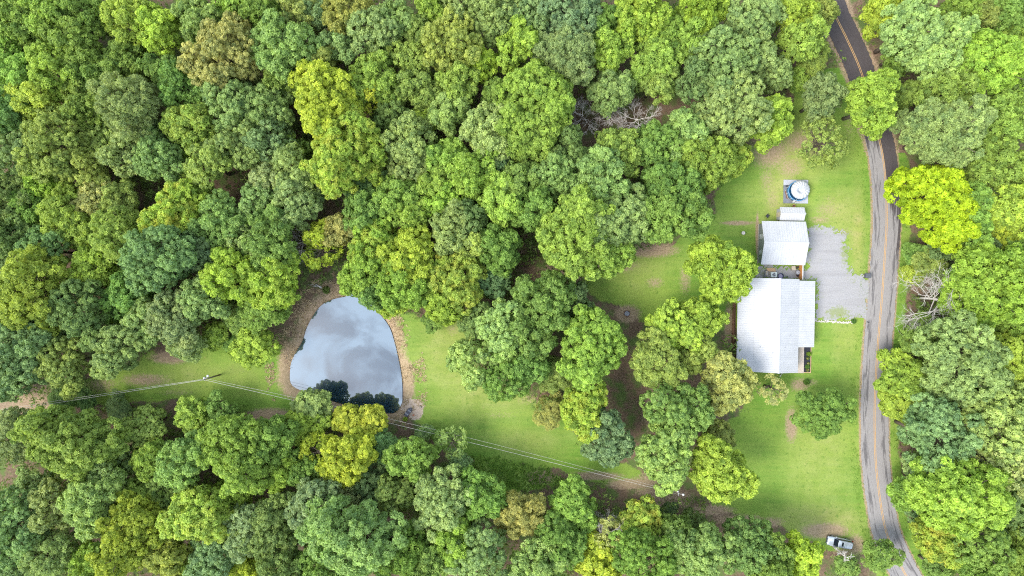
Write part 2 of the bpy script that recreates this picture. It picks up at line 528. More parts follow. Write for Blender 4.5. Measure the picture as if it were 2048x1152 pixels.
# ================================================================== THE SETTING
POND = smooth_poly(P2([(696, 584), (709, 589), (740, 607), (751, 623), (773, 651), (784, 679), (794, 721), (800, 757), (801, 790), (799, 806), (784, 823),
                       (743, 819), (707, 811), (673, 802), (623, 786), (587, 770), (582, 745), (587, 718), (607, 682), (615, 657), (632, 626), (651, 608), (676, 599), (691, 596)]), 4)
ROAD_C = smooth_poly(P2([(1610, -150), (1640, -60), (1660, 0), (1674, 38), (1693, 77), (1718, 133), (1738, 195), (1754, 260), (1766, 317), (1772, 380), (1773, 451), (1769, 517),
                         (1764, 591), (1756, 684), (1751, 764), (1749, 835), (1751, 918), (1758, 985), (1769, 1051), (1783, 1092), (1806, 1140), (1840, 1200), (1880, 1270)]), 6, False)
YARD = P2([(1590, 150), (1690, 135), (1740, 270), (1748, 384), (1744, 550), (1736, 650), (1728, 760), (1726, 850), (1730, 1000), (1746, 1080), (1765, 1130), (1640, 1095), (1560, 1055),
           (1490, 1030), (1430, 1010), (1410, 940), (1440, 860), (1490, 800), (1500, 740), (1465, 660), (1400, 650), (1330, 668), (1285, 650), (1240, 610), (1190, 600), (1170, 560),
           (1180, 525), (1230, 505), (1300, 500), (1370, 470), (1420, 430), (1440, 370), (1470, 310), (1520, 280), (1570, 262)])
POND_LAWN = P2([(790, 630), (930, 630), (960, 760), (1060, 800), (1130, 850), (1180, 900), (1250, 930), (1330, 975), (1300, 985), (1180, 960), (1050, 935), (930, 915), (860, 880), (825, 850), (812, 780), (800, 720)])
WEST_LAWN = P2([(140, 770), (200, 745), (300, 715), (420, 690), (560, 690), (580, 770), (600, 800), (580, 840), (480, 815), (420, 800), (300, 800), (180, 815), (130, 810)])
CLEAR_CORE = P2([(1150, 620), (1300, 600), (1470, 700), (1450, 860), (1400, 1000), (1280, 960), (1200, 880), (1130, 800), (1080, 740), (1090, 680)])
GAP_FLOOR = P2([(1130, 230), (1180, 200), (1350, 180), (1390, 200), (1370, 260), (1280, 280), (1200, 300), (1140, 280)])
TRACK = P2([(0, 800), (60, 775), (90, 770), (80, 830), (30, 860), (-40, 860)])
WEED_PATCH = P2([(945, 905), (1060, 925), (1110, 945), (1130, 965), (1060, 985), (990, 985), (950, 950)])


def road_dist(x, y):
    d = np.full(x.shape, 1e9)
    for (ax, ay), (bx, by) in zip(ROAD_C[:-1], ROAD_C[1:]):
        ex, ey = bx - ax, by - ay
        t = np.clip(((x - ax) * ex + (y - ay) * ey) / (ex * ex + ey * ey + 1e-9), 0, 1)
        d = np.minimum(d, (x - ax - t * ex) ** 2 + (y - ay - t * ey) ** 2)
    return np.sqrt(d)


# bare or pale places in the grass: px, py, rx, ry, strength
DIRT = [(1190, 952, 60, 9, .8), (1265, 968, 55, 11, .9), (1320, 985, 45, 12, 1.0), (1540, 305, 48, 40, .62), (1600, 285, 45, 34, .55), (1580, 335, 36, 28, .52), (1535, 360, 26, 40, .42), (1655, 420, 40, 22, .42), (1545, 400, 20, 34, .42), (1300, 500, 60, 16, .8), (1320, 495, 30, 22, .6), (1255, 628, 26, 18, .9), (1210, 530, 60, 18, .85),
        (1130, 545, 50, 18, .9), (1370, 560, 16, 40, .5), (1310, 565, 25, 16, .5), (1458, 650, 10, 45, .85), (1475, 446, 38, 5, .8), (1515, 470, 4, 45, 1.0),
        (1600, 770, 25, 18, .6), (1615, 765, 30, 10, .5), (1583, 850, 14, 38, .75), (1545, 1045, 30, 14, .6), (1650, 1062, 50, 16, .85), (1712, 1090, 20, 25, .7), (1690, 1105, 30, 12, .6),
        (1660, 400, 25, 20, .35), (1640, 440, 30, 12, .5), (1690, 465, 25, 18, .4), (1725, 500, 10, 60, .3), (1345, 1000, 40, 22, .9), (1300, 960, 40, 18, .6), (1420, 1020, 50, 12, .8), (1480, 1040, 60, 12, .7),
        (1310, 820, 30, 50, .7), (340, 715, 45, 14, .8), (290, 760, 60, 16, .6), (200, 770, 50, 22, .5), (540, 830, 50, 14, .85), (480, 740, 30, 12, .3), (350, 785, 60, 10, .4),
        (1000, 830, 60, 14, .35), (1060, 800, 40, 16, .4), (905, 660, 20, 20, .4), (40, 815, 60, 35, 1.0), (1100, 855, 40, 12, .35), (1080, 955, 30, 14, .9), (1700, 250, 25, 60, .35), (1530, 270, 60, 22, .5)]
SAND = [(824, 813, 20, 13, 1.2), (831, 824, 13, 14, 1.1), (1180, 275, 10, 10, .0)]
DRY = [(1000, 760, 120, 70, .6), (900, 700, 70, 90, .55), (1640, 900, 70, 80, .5), (1690, 700, 25, 70, .35), (1560, 390, 35, 60, .8), (1680, 420, 40, 40, .7), (1715, 460, 14, 90, .8), (1640, 1040, 90, 30, .6),
       (430, 750, 120, 30, .35), (1600, 300, 80, 60, .6), (1280, 530, 80, 50, .25), (1520, 420, 40, 60, .3), (1050, 880, 90, 30, .4), (1725, 820, 12, 120, .5)]


def blob(X, Y, lst):
    o = np.zeros(X.shape)
    for px, py, rx, ry, s in lst:
        cx, cy, _ = plan(px, py)
        q = ((X - cx) / (rx / 10)) ** 2 + ((Y - cy) / (ry / 10)) ** 2
        o = np.maximum(o, s * 1.25 * np.exp(-q * 0.8))
    return o


def axis_lines(half, step, far):
    c = list(np.arange(-half, half + 1e-6, step))
    out, s = [], step
    v = half
    while v < far:
        s *= 1.6; v += s; out.append(v)
    return np.array([-q for q in out[::-1]] + c + out)


def field_height(X, Y):
    sd = poly_sd(X, Y, POND)
    rd = road_dist(X, Y)
    h = -0.05 + 0.05 * fbm(X, Y, 0.5, 3) * sstep(3.2, 6, rd)
    h = h - 0.03 * (rd < 8)
    bank = sstep(2.2, -0.9, sd)
    return h - 1.0 * bank, sd, rd


def build_ground():
    xs = axis_lines(108.0, 0.42, 1500.0); ys = axis_lines(63.0, 0.42, 1500.0)
    X, Y = np.meshgrid(xs, ys)
    Z, sd, rd = field_height(X, Y)
    wob = (fbm(X, Y, 0.22, 5) - 0.5) * 5.0
    wob2 = (fbm(X, Y, 0.9, 9) - 0.5) * 1.6
    def reg(poly, soft=1.6): return sstep(soft, -soft, poly_sd(X, Y, poly) + wob * 0.7 + wob2)
    grass = np.maximum.reduce([reg(YARD), reg(POND_LAWN), reg(WEST_LAWN), reg(WEED_PATCH, 1.0)])
    verge = sstep(6.0, 3.6, rd + wob * 0.35) * sstep(-6, -4, Y - 50 + 0 * X) * 0 + sstep(6.2, 4.0, rd + wob * 0.4)
    grass = np.maximum(grass, 0.85 * verge * (Y < 27))
    bank = sstep(4.6, 1.0, sd + wob * 0.55)
    # the bank is bare on the west and north, rough grass to the east
    dirt = np.maximum(blob(X, Y, DIRT), bank * (0.55 + 0.5 * fbm(X, Y, 0.5, 21)))
    dirt = np.maximum(dirt, 0.9 * sstep(3.5, 2.9, rd) )
    dirt = np.maximum(dirt, 0.75 * sstep(4.6, 3.0, rd + wob * .2) * (Y > 27))
    dirt = np.maximum(dirt, 0.9 * reg(TRACK))
    dry = np.clip(blob(X, Y, DRY) + 0.5 * (fbm(X, Y, 0.12, 31) - 0.45), 0, 1)
    sand = blob(X, Y, SAND)
    nx, ny = len(xs), len(ys)
    idx = np.arange(nx * ny).reshape(ny, nx)
    F = np.stack([idx[:-1, :-1], idx[:-1, 1:], idx[1:, 1:], idx[1:, :-1]], -1).reshape(-1, 4)
    me = fast_mesh('ground', np.stack([X, Y, Z], -1).reshape(-1, 3), F, True)
    for nm, arr in (('grass', grass), ('dirt', dirt), ('dry', dry), ('sand', sand)):
        a = me.attributes.new(nm, 'FLOAT', 'POINT'); a.data.foreach_set('value', arr.astype(np.float32).ravel())
    return tag(link('ground', me, M['ground']), 'mown yellow-green lawn and brown leaf litter between the trees', 'ground', kind='structure')


build_ground()

WATER_Z = -0.42
wp = [(x, y) for x, y in POND]
cxy = (sum(p[0] for p in wp) / len(wp), sum(p[1] for p in wp) / len(wp))
wp = [(cxy[0] + (x - cxy[0]) * 1.03, cxy[1] + (y - cxy[1]) * 1.03) for x, y in wp]
me = bpy.data.meshes.new('pond')
me.from_pydata([(x, y, WATER_Z) for x, y in wp], [], [tuple(range(len(wp)))])
tag(link('pond', me, M['water']), 'still rounded triangular pond mirroring the cloudy sky', 'pond', kind='structure')


def ribbon(name, line, offs, z, mat, parent=None, wobble=0.0):
    vs, fs, uvs = [], [], []
    n, k, s = len(line), len(offs), 0.0
    for i, (x, y) in enumerate(line):
        ax, ay = line[max(i - 1, 0)]; bx, by = line[min(i + 1, n - 1)]
        d = Vector((bx - ax, by - ay, 0)).normalized(); nrm = Vector((-d.y, d.x, 0))
        if i: s += math.hypot(x - line[i - 1][0], y - line[i - 1][1])
        for j, o in enumerate(offs):
            oo = o + ((rnd.random() - 0.5) * wobble if wobble and j in (0, k - 1) else 0)
            vs.append((x + nrm.x * oo, y + nrm.y * oo, z)); uvs.append((o, s))
    for i in range(n - 1):
        for j in range(k - 1):
            a = i * k + j
            fs.append((a, a + k, a + k + 1, a + 1))
    me = bpy.data.meshes.new(name); me.from_pydata(vs, [], fs)
    u = me.uv_layers.new(name='UVMap')
    for l in me.loops: u.data[l.index].uv = uvs[l.vertex_index]
    me.update()
    return link(name, me, mat, parent), np.array(vs), np.array(uvs)


ROAD_F = smooth_poly(ROAD_C, 4, False)
offs = [-2.78, -2.4, -1.9, -1.4, -0.9, -0.4, 0, 0.4, 0.9, 1.4, 1.9, 2.4, 2.78]
road, rv, ruv = ribbon('road', ROAD_F, offs, 0.03, M['road'], wobble=0.22)
tag(road, 'two-lane country road of worn grey asphalt curving past the yard', 'road', kind='structure')
wh = np.exp(-((np.abs(np.abs(ruv[:, 0]) - 1.75)) / 0.45) ** 2) * 0.9 + 0.25 * (ruv[:, 0] < -2.2)
a = road.data.attributes.new('wheel', 'FLOAT', 'POINT'); a.data.foreach_set('value', wh.astype(np.float32))
yy = rv[:, 1]; east = ruv[:, 0] > 0      # +offset lies on the east side going down the picture
fr = np.where(east, sstep(6, 26, yy), sstep(16, 40, yy) * 0.9)
fr = np.maximum(fr, 0.62 * (np.abs(ruv[:, 0]) > 2.3) * east * sstep(-2, 8, yy))
a = road.data.attributes.new('fresh', 'FLOAT', 'POINT'); a.data.foreach_set('value', fr.astype(np.float32))
for o in (-0.19, 0.07):
    ribbon('centre_line', ROAD_F, [o, o + 0.12], 0.036, M['line'], road)


def sheet(name, poly, z, mat, step=0.3, wob=(0.5, 1.2), label=None, weeds=None, seed=3):
    pts = np.array(poly)
    x0, y0 = pts.min(0) - 1; x1, y1 = pts.max(0) + 1
    xs = np.arange(x0, x1, step); ys = np.arange(y0, y1, step)
    X, Y = np.meshgrid(xs, ys)
    sd = poly_sd(X, Y, poly) + (fbm(X, Y, wob[0], seed) - 0.5) * wob[1] + np.maximum(0, hash2(np.floor(X / step), np.floor(Y / step), 5) - 0.35) * 1.5
    idx = np.arange(X.size).reshape(X.shape)
    keep = (sd[:-1, :-1] + sd[1:, 1:]) < 0
    F = np.stack([idx[:-1, :-1], idx[:-1, 1:], idx[1:, 1:], idx[1:, :-1]], -1)[keep]
    used, inv = np.unique(F, return_inverse=True)
    me = fast_mesh(name, np.stack([X.ravel()[used], Y.ravel()[used], np.full(len(used), z)], -1), inv.reshape(-1, 4))
    w = np.zeros(len(used)) if weeds is None else blob(X, Y, weeds).ravel()[used]
    edge = sstep(-2.6, 0.0, sd.ravel()[used]) * 0.50
    a = me.attributes.new('weed', 'FLOAT', 'POINT'); a.data.foreach_set('value', np.maximum(w, edge).astype(np.float32))
    return tag(link(name, me, mat), label, name.split('_')[-1], kind='structure')


DRIVE = P2([(1505, 528), (1612, 530), (1612, 455), (1640, 450), (1690, 460), (1698, 490), (1697, 520), (1703, 545), (1722, 552), (1745, 555), (1740, 600), (1735, 640), (1705, 640), (1629, 641), (1629, 562), (1505, 560)])
sheet('gravel_drive', DRIVE, 0.012, M['gravel'], 0.22, (1.1, 2.6), 'pale grey gravel parking area between the road and the white-roofed buildings',
      [(1690, 505, 14, 40, .55), (1700, 470, 12, 18, .5), (1660, 485, 10, 24, .32), (1675, 625, 30, 16, .62), (1705, 560, 30, 14, .36), (1690, 580, 60, 40, .22), (1640, 520, 12, 6, .35), (1515, 545, 20, 12, .5), (1540, 536, 30, 5, .5), (1720, 635, 14, 8, .5)])

# ================================================================== TREES
def unit(a): return a / np.maximum(np.linalg.norm(a, axis=-1, keepdims=True), 1e-9)


def leaf_mesh(name, pts, axes, per, Ln, Wd, spread, rg, tint0):
    """Tufts of diamond leaves: at each point, `per` leaves fan out round the axis."""
    T = len(pts)
    ref = unit(rg.normal(size=(T, 3)))
    u = unit(np.cross(axes, ref)); v = np.cross(axes, u)
    ph = (np.arange(per)[None, :] / per + rg.random((T, 1))) * 2 * np.pi + rg.normal(0, 0.35, (T, per))
    rad = u[:, None] * np.cos(ph)[..., None] + v[:, None] * np.sin(ph)[..., None]
    sp = spread * (0.75 + 0.5 * rg.random((T, per, 1)))
    d = unit(axes[:, None] * (1.0 - 0.55 * sp) + rad * sp)
    side = unit(np.cross(d, axes[:, None] + 0.35 * rg.normal(size=(T, per, 3))))
    L_ = Ln * (0.7 + 0.6 * rg.random((T, per, 1))); W_ = Wd * (0.75 + 0.5 * rg.random((T, per, 1)))
    b = pts[:, None] + rg.normal(0, 0.05, (T, per, 3)) + d * 0.0
    nrm = np.cross(side, d)
    droop = -0.18 * L_ * nrm * np.sign(nrm[..., 2:3] + 1e-6)
    mid = b + d * L_ * 0.5
    tip = b + d * L_ + droop
    V = np.stack([b, mid + side * W_ * 0.5, tip, mid - side * W_ * 0.5], 2).reshape(-1, 3)
    n = T * per
    F = np.arange(n * 4, dtype=np.int32).reshape(-1, 4)
    me = fast_mesh(name, V, F)
    t = np.clip(np.repeat(tint0, per) + rg.normal(0, 0.14, n), 0, 1).astype(np.float32)
    a = me.attributes.new('tint', 'FLOAT', 'FACE'); a.data.foreach_set('value', t)
    me.materials.append(M['leaf'])
    return me


BOUGH = {'A': 1.15, 'B': 1.35, 'C': 0.95, 'D': 1.0}
KIND = {   # lump radius, tuft spacing, leaves per tuft, leaf length, leaf width, spread, bough share, keep, up
    'A': (0.56, 0.34, 5, 0.36, 0.22, 1.05, 0.36, 0.97, 0.40),
    'B': (0.50, 0.30, 5, 0.28, 0.21, 1.20, 0.42, 0.97, 0.35),
    'C': (0.44, 0.27, 5, 0.28, 0.12, 0.80, 0.36, 0.95, 0.50),
    'D': (0.52, 0.42, 5, 0.36, 0.20, 1.00, 0.34, 0.60, 0.35),
}


def tree_dims(R):
    Ht = 5.5 + 1.75 * R
    D = min(1.55 * R, 0.72 * Ht)
    return Ht, D, Ht - D / 2


def make_tree_meshes(kind, R, seed):
    rg = np.random.default_rng(seed)
    rl, sp, per, Ln, Wd, spread, bs, keep, up = KIND[kind]
    rl = rl * (0.86 + 0.03 * R)
    Ht, D, zc = tree_dims(R)
    # boughs: many leafy masses over an irregular dome, each standing a little proud of or behind its neighbours
    br = BOUGH[kind] * (0.80 + 0.055 * R)
    l1, l2, l3 = rg.random(3) * 6.283
    def lobe(az): return 1 + 0.13 * np.sin(2 * az + l1) + 0.12 * np.sin(3 * az + l2) + 0.08 * np.sin(5 * az + l3)
    q = unit(rg.normal(size=(700, 3)))
    q = q[q[:, 2] > -0.38]
    tilt = rg.normal(0, 0.12, 2)
    a_, c_ = R - br * 0.75, D / 2 - br * 0.45
    cand = q * np.array([a_, a_, c_]) * (lobe(np.arctan2(q[:, 1], q[:, 0])) * (1 - 0.35 * np.abs(q[:, 2])) + 0.35 * np.abs(q[:, 2]))[:, None] * (1 + rg.normal(0, 0.14, (len(q), 1)))
    cand[:, 2] += cand[:, 0] * tilt[0] + cand[:, 1] * tilt[1] + rg.normal(0, 0.50, len(cand))
    BC = np.zeros((0, 3))
    for p in cand:
        if not len(BC) or np.linalg.norm(BC - p, axis=1).min() > 1.62 * br: BC = np.vstack([BC, p])
    if kind == 'D': BC = BC[rg.random(len(BC)) < 0.75]
    BR = br * (0.72 + 0.42 * rg.random(len(BC)))
    lumps, lout = [], []
    for c, r in zip(BC, BR):
        n = max(6, int(4 * math.pi * r * r / (1.4 * rl * rl)))
        o = unit(c * np.array([1, 1, R / (D / 2)])) * 0.7 + np.array([0, 0, .55])
        sel = np.zeros((0, 3)); lim = math.cos(min(1.2, 1.70 * rl / r))
        for p in unit(rg.normal(size=(n * 4, 3)) + o * 0.8):
            if p @ o < -0.05: continue
            if not len(sel) or (sel @ p).max() < lim: sel = np.vstack([sel, p])
        for p in sel:
            w = c + p * r * (1 + rg.normal(0, 0.10))
            if (np.linalg.norm(BC - w, axis=1) < BR * 0.70).any(): continue
            if rg.random() > keep: continue
            lumps.append(w); lout.append(unit(p + 0.3 * o))
    lumps = np.array(lumps); lout = np.array(lout)
    nl = len(lumps)
    lr = rl * (0.72 + 0.5 * rg.random(nl))
    nt = int(4 * math.pi * rl * rl / (sp * sp) * 0.62)
    dv = unit(unit(rg.normal(size=(nl, nt, 3))) + lout[:, None] * 0.45 + np.array([0, 0, up * 0.6]))
    pts = (lumps[:, None] + dv * (lr[:, None, None] * (0.90 + 0.16 * rg.random((nl, nt, 1))))).reshape(-1, 3)
    ax = unit(dv + np.array([0, 0, up * 0.3]) + rg.normal(0, 0.18, dv.shape)).reshape(-1, 3)
    lt = rg.normal(0.5, 0.20, nl)
    tint0 = np.repeat(lt, nt) + rg.normal(0, 0.16, nl * nt)
    # sparse inner foliage behind the outer clumps
    if kind != 'D':
        nf = int(2.2 * R * R * 7.0)
        fd = unit(rg.normal(size=(nf, 3)) + np.array([0, 0, .35]))
        fp = fd * np.array([a_, a_, c_]) * (0.70 + 0.16 * rg.random((nf, 1)))
        pts = np.vstack([pts, fp]); ax = np.vstack([ax, unit(fd * .6 + np.array([0, 0, up + .3]) + rg.normal(0, .3, (nf, 3)))])
        tint0 = np.append(tint0, rg.normal(.5, .15, nf))
    q_ = np.percentile(np.hypot(pts[:, 0], pts[:, 1]), 96) / (R - Ln * 0.3)
    pts = pts / np.array([q_, q_, q_ ** .6]); BC = BC / np.array([q_, q_, q_ ** .6]); BR = BR / q_
    m = rg.random(len(pts)) < (0.97 if kind != 'D' else 0.85)
    pts, ax, tint0 = pts[m], ax[m], tint0[m]
    pts[:, 2] += zc
    crown = leaf_mesh('crown', pts, ax, per, Ln, Wd, spread, rg, tint0)
    # trunk and limbs
    tb = MB()
    tr = 0.035 * Ht * 0.5 + 0.05
    top = zc + D * 0.15
    wig = [(rg.normal(0, 0.12), rg.normal(0, 0.12)) for _ in range(5)]
    tp = [(0, 0, -0.3)] + [(wig[i][0], wig[i][1], top * (i + 1) / 5) for i in range(5)]
    tb.tube(tp, [tr * 1.35, tr, tr * 0.85, tr * 0.68, tr * 0.45, tr * 0.18], 8)
    for c, r in zip(BC, BR):
        z0 = max(zc - D * 0.42, zc + c[2] - 0.45 * math.hypot(c[0], c[1]) - 0.5)
        z0 = min(z0, top * 0.92)
        e = np.array([c[0], c[1], zc + c[2]]); s = np.array([0, 0, z0])
        mid = s * 0.5 + e * 0.5 + np.array([0, 0, -0.05 * R])
        tb.tube([s, mid, e, e + unit(e - mid) * r * 0.6], [tr * 0.34, tr * 0.22, tr * 0.13, tr * 0.05], 4, False)
        for _ in range(1):
            t = e + unit(rg.normal(size=3) + np.array([0, 0, .4])) * r * 0.75
            tb.tube([mid * 0.3 + e * 0.7, t], [tr * 0.14, tr * 0.04], 4, False)
    trunk = tb.mesh('trunk', smooth=True)
    trunk.materials.append(M['bark'])
    return trunk, crown


CLASSES = [2.6, 3.6, 4.6, 5.8, 7.4]
LIB = {}
_seed = 100
for k, nv, cls in (('A', 3, CLASSES), ('B', 3, CLASSES), ('C', 1, CLASSES), ('D', 1, CLASSES[:4])):
    for R_ in cls:
        for v_ in range(nv if R_ < 7 else min(nv, 2)):
            _seed += 1
            LIB.setdefault((k, R_), []).append(make_tree_meshes(k, R_, _seed))

LEAFCOL = {   # leaf colours of the kinds in the wood
    'g': (0.210, 0.335, 0.085), 'l': (0.285, 0.420, 0.092), 'y': (0.415, 0.510, 0.075), 'z': (0.400, 0.540, 0.030), 'd': (0.180, 0.285, 0.095), 'b': (0.225, 0.340, 0.155),
    's': (0.265, 0.370, 0.145), 'o': (0.285, 0.370, 0.105), 't': (0.335, 0.350, 0.125), 'p': (0.315, 0.445, 0.155), 'v': (0.340, 0.480, 0.088),
    'k': (0.160, 0.250, 0.105), 'w': (0.410, 0.470, 0.190)}
COLWORD = {'z': 'bright yellow', 'g': 'mid green', 'l': 'light green', 'y': 'yellow', 'd': 'dark green', 'b': 'bluish green', 's': 'grey-green', 'o': 'olive green', 't': 'tan-brown',
           'p': 'pale green', 'v': 'yellow-green', 'k': 'deep green', 'w': 'straw-coloured'}
KINDWORD = {'A': 'leafy tree', 'B': 'billowy tree', 'C': 'fine-textured tree', 'D': 'sparse tree'}

# px, py, radius (tenths of a metre as seen from the air), habit, leaf colour, [height factor], [turned]
TREES = '''
40 30 55 A l|98 25 48 A l|165 40 50 A g|260 45 50 A l|322 60 46 A v|400 45 50 A p|468 20 35 A l|452 115 70 B t|20 75 40 A l|3 95 26 D y .8|80 72 40 A g|150 80 52 A g
35 145 45 A l|120 148 52 A l|188 150 36 A g|75 200 46 A v|255 125 44 A g .9|265 205 60 C s 1.15|325 145 38 A g|370 180 48 A g|185 215 48 A g .9|25 225 46 A d|118 290 66 B o|25 310 50 B b
212 285 38 B o .85|255 310 42 B s|312 322 50 B s|390 258 48 A l 1 .25|468 205 56 B s|488 285 50 B s|412 330 46 B o|95 365 38 A v|180 355 42 B o|330 265 34 B b .8|365 315 30 A l .8
570 90 60 A p|535 35 45 A g|598 28 42 B o|640 32 34 A b|700 25 50 A o|735 75 48 B s|672 92 38 B s|795 38 42 B s|862 14 36 A v|836 66 36 A o|928 14 42 B s|985 35 55 B s|895 85 58 B o
778 90 32 A g .85|822 122 36 B o|955 130 36 A y|1034 90 46 A v|640 132 40 A o|570 165 38 A g|755 160 50 A l|648 205 74 A y|690 298 76 A v 1 .5|728 192 38 D y|800 190 24 A o .8|835 180 42 A g
915 172 44 A l|528 222 52 B s|540 288 44 B b|595 352 48 B s|535 352 36 B s|578 302 34 A g .85|815 285 48 B s|822 338 42 B s|850 236 27 A v .85|898 220 42 A p|890 312 38 A l|980 270 54 A p
945 345 48 A l|880 372 38 A l|775 372 32 A v|780 235 36 B d .9|1000 322 36 B b .85|730 366 38 B k .85|1000 205 40 A g|1060 30 44 B s|1140 32 64 B b|1135 112 58 C s|1225 106 44 A v|1205 58 38 A g
1290 25 58 A v 1 .2|1400 25 48 A v|1385 76 50 A l|1305 108 52 A l|1500 40 54 B s|1447 115 60 B s|1512 110 44 B s|1310 166 40 A l|1400 172 46 B d|1462 215 62 B s|1070 186 68 A l|1060 266 64 A l|1225 182 42 C s
1126 306 42 B k|1120 346 50 B s|1240 302 46 A l|1310 290 52 B g|1370 268 46 A p|1412 322 58 A l|1468 314 34 A v .8 .3|1200 368 60 A p|1346 376 54 A g|1538 246 48 A v|1030 366 44 A g
1590 20 48 A v|1594 80 48 A l|1640 24 36 A o|1553 148 36 B s|1628 116 34 C o .7|1646 196 48 A b|1750 205 62 A v 1.1|1640 288 54 D o .75|1594 162 24 A v .7|1772 28 42 A v .8|1820 58 62 B p|1802 105 40 A g .8|1870 102 58 B p
1972 130 68 A v|1960 40 36 C o|1900 182 54 A l|1888 268 70 C s 1.0|2030 100 50 A l|2020 28 48 A g|2010 250 54 A l|1985 332 50 A l|1812 190 30 A g .8|1922 18 40 A g|2036 182 40 B d|2040 340 44 A l
30 400 50 A d|20 470 48 A d|75 430 42 A g|140 432 54 A l|192 398 36 B t|236 408 40 A o|236 470 48 C o|166 470 34 A l .9|90 502 46 B d|25 516 36 B d|344 422 56 A v 1 .7|390 402 36 A v|436 446 50 A p
325 520 70 B b 1.05|388 502 44 B k|190 542 46 A v .85|60 586 74 A v|160 622 60 B d|256 592 48 A g .85|234 632 20 A v .6|345 640 60 B s|402 604 52 B s|300 645 46 B s|462 560 54 A v|490 482 40 B s
40 702 68 B b|92 660 44 B k|130 722 58 B o|236 692 60 B s|20 750 38 B b|480 636 34 C o .7|507 695 46 A v .7|432 670 28 A v .6|372 688 38 C s .8|468 690 26 C g .55
590 405 54 B s|524 412 40 B s|540 482 58 A g|546 560 56 A v 1 .2|536 612 46 C g .8|640 495 38 D y .9|640 470 28 A y .9|686 460 36 A t|735 426 45 A g|745 486 50 A v 1 .5|730 544 48 A l|786 396 44 A l|822 426 38 A l
886 402 40 A v|822 506 54 A v|812 566 58 A l|746 576 42 A g|780 606 36 A v .8|905 462 48 B s|946 430 38 B d|936 490 40 A p|1002 492 46 A g|1002 402 48 A l|926 562 52 A l 1 .45|880 546 34 A v 1 .8|886 606 40 A v
990 560 40 B k .8|1010 660 62 B p|960 640 44 B d .85|950 722 50 B p|1008 745 52 B g|868 640 24 A g .5|1060 416 46 A g|1152 466 82 A l 1.05|1240 440 72 A p|1215 500 52 A l|1350 420 68 A g|1440 545 66 A v .9
1146 606 42 B k .9|1082 600 58 A g|1186 682 74 A l|1040 655 56 A g|1346 655 56 B v .9|1396 640 46 A v .85|1306 722 58 C p|1451 757 58 A w .95|1108 748 38 C o .7|1382 702 44 B o .85|1050 720 48 A g .9
1872 404 90 A z .85|1936 432 58 A l|2012 420 58 A v|1990 472 40 A y .9|1830 508 28 A g .55|1862 526 34 A o .6|1992 562 84 A v 1.05|2022 622 58 A g|1920 722 84 B s|2012 712 64 A v|1842 668 44 C g .75|1786 722 30 A v .7
1812 762 48 A v .8|1826 548 26 A v .5|1960 518 38 B k .9|1902 482 40 B k .8|2036 500 40 A g|1846 648 20 A v .4|1972 652 36 A g .9
40 872 54 C s|150 892 84 A l 1.05|206 916 44 B s|290 850 44 B o .8|386 826 36 A l .75|440 822 34 B d .7|366 922 52 A p|300 916 34 A l|254 926 30 B s .85|484 895 76 A l|462 992 40 A v .85|116 1002 46 B s|190 1006 60 A p
40 1042 64 B b|66 962 30 B s .85|108 1110 54 C s|272 1062 68 A v|392 1030 62 A v 1 .3|336 1062 28 A y .95|282 992 36 A l .85|340 972 40 B d .85|490 1052 48 B b|204 1122 58 A l|430 1112 46 B b|330 1104 46 A o|20 1120 42 B k
400 1142 38 A l .9|480 1130 34 A y .85|130 792 34 C d .35|168 800 26 C d .3|236 818 30 C k .3|20 785 22 B k .5
622 815 40 A s .6|612 852 44 A v .7|694 906 52 A y|696 842 32 A y .85|742 848 34 A y .8|636 902 38 D y .85|540 880 52 A g|564 942 36 A v|606 932 40 A g .85|766 890 34 C b .8|830 916 48 A l|906 882 34 D p .7|626 1020 62 B b|540 1050 58 B d
694 972 40 B s .9|790 990 40 B o|716 1076 86 A p 1.05|802 1102 58 A g|886 1002 62 B p|906 1070 48 A l|960 992 48 A g|960 1112 58 B s|1034 1026 48 C t .85|926 930 30 C b .7|850 1122 48 A g|742 962 38 B k .85|560 1130 56 B d|650 1132 50 A g|848 866 20 C s .4
1096 822 34 C t .5|1176 824 56 A v 1 .45|1214 880 54 A b|1330 908 66 B p|1440 945 66 A v|1350 822 62 B g .9|1432 880 36 A o .7|1150 1012 54 A l .8|1280 1042 42 A v .9 .8|1220 1066 42 D w .9|1110 1082 50 A g|1192 1122 46 A y .9
1290 1112 66 B g|1356 1072 40 A g|1400 1102 60 B s|1490 1090 58 B d|1090 1132 56 A p|1384 1046 26 B k .5|1336 1026 20 C k .35
1650 822 60 B g .62|1547 778 30 D w .5|1598 1114 52 A y .8|1692 1134 26 A g .5|1762 1112 38 C g .7|1800 806 44 A v .75|1872 870 72 B b|1986 832 74 B p|1920 985 84 A v|2000 922 60 D w 1.05|1826 990 40 A l .8|1882 1080 50 A v 1 .7
1960 1082 58 B g|2032 1032 50 B d|2034 1112 48 A g|1942 1142 44 A g|1836 1030 28 B b .6|1550 1132 48 A g|1862 782 46 A v .85|1960 762 46 B d|1852 930 40 B s .85|1880 1140 36 A g .8|2040 780 44 A v|2044 960 40 B g
'''
DEAD = [(1165, 232, 32, 7.5), (1222, 222, 34, 9.0), (1274, 240, 36, 8.0), (1888, 598, 76, 13.5), (604, 486, 34, 9.0), (1212, 1062, 30, 12.0), (1690, 1112, 12, 8.0)]

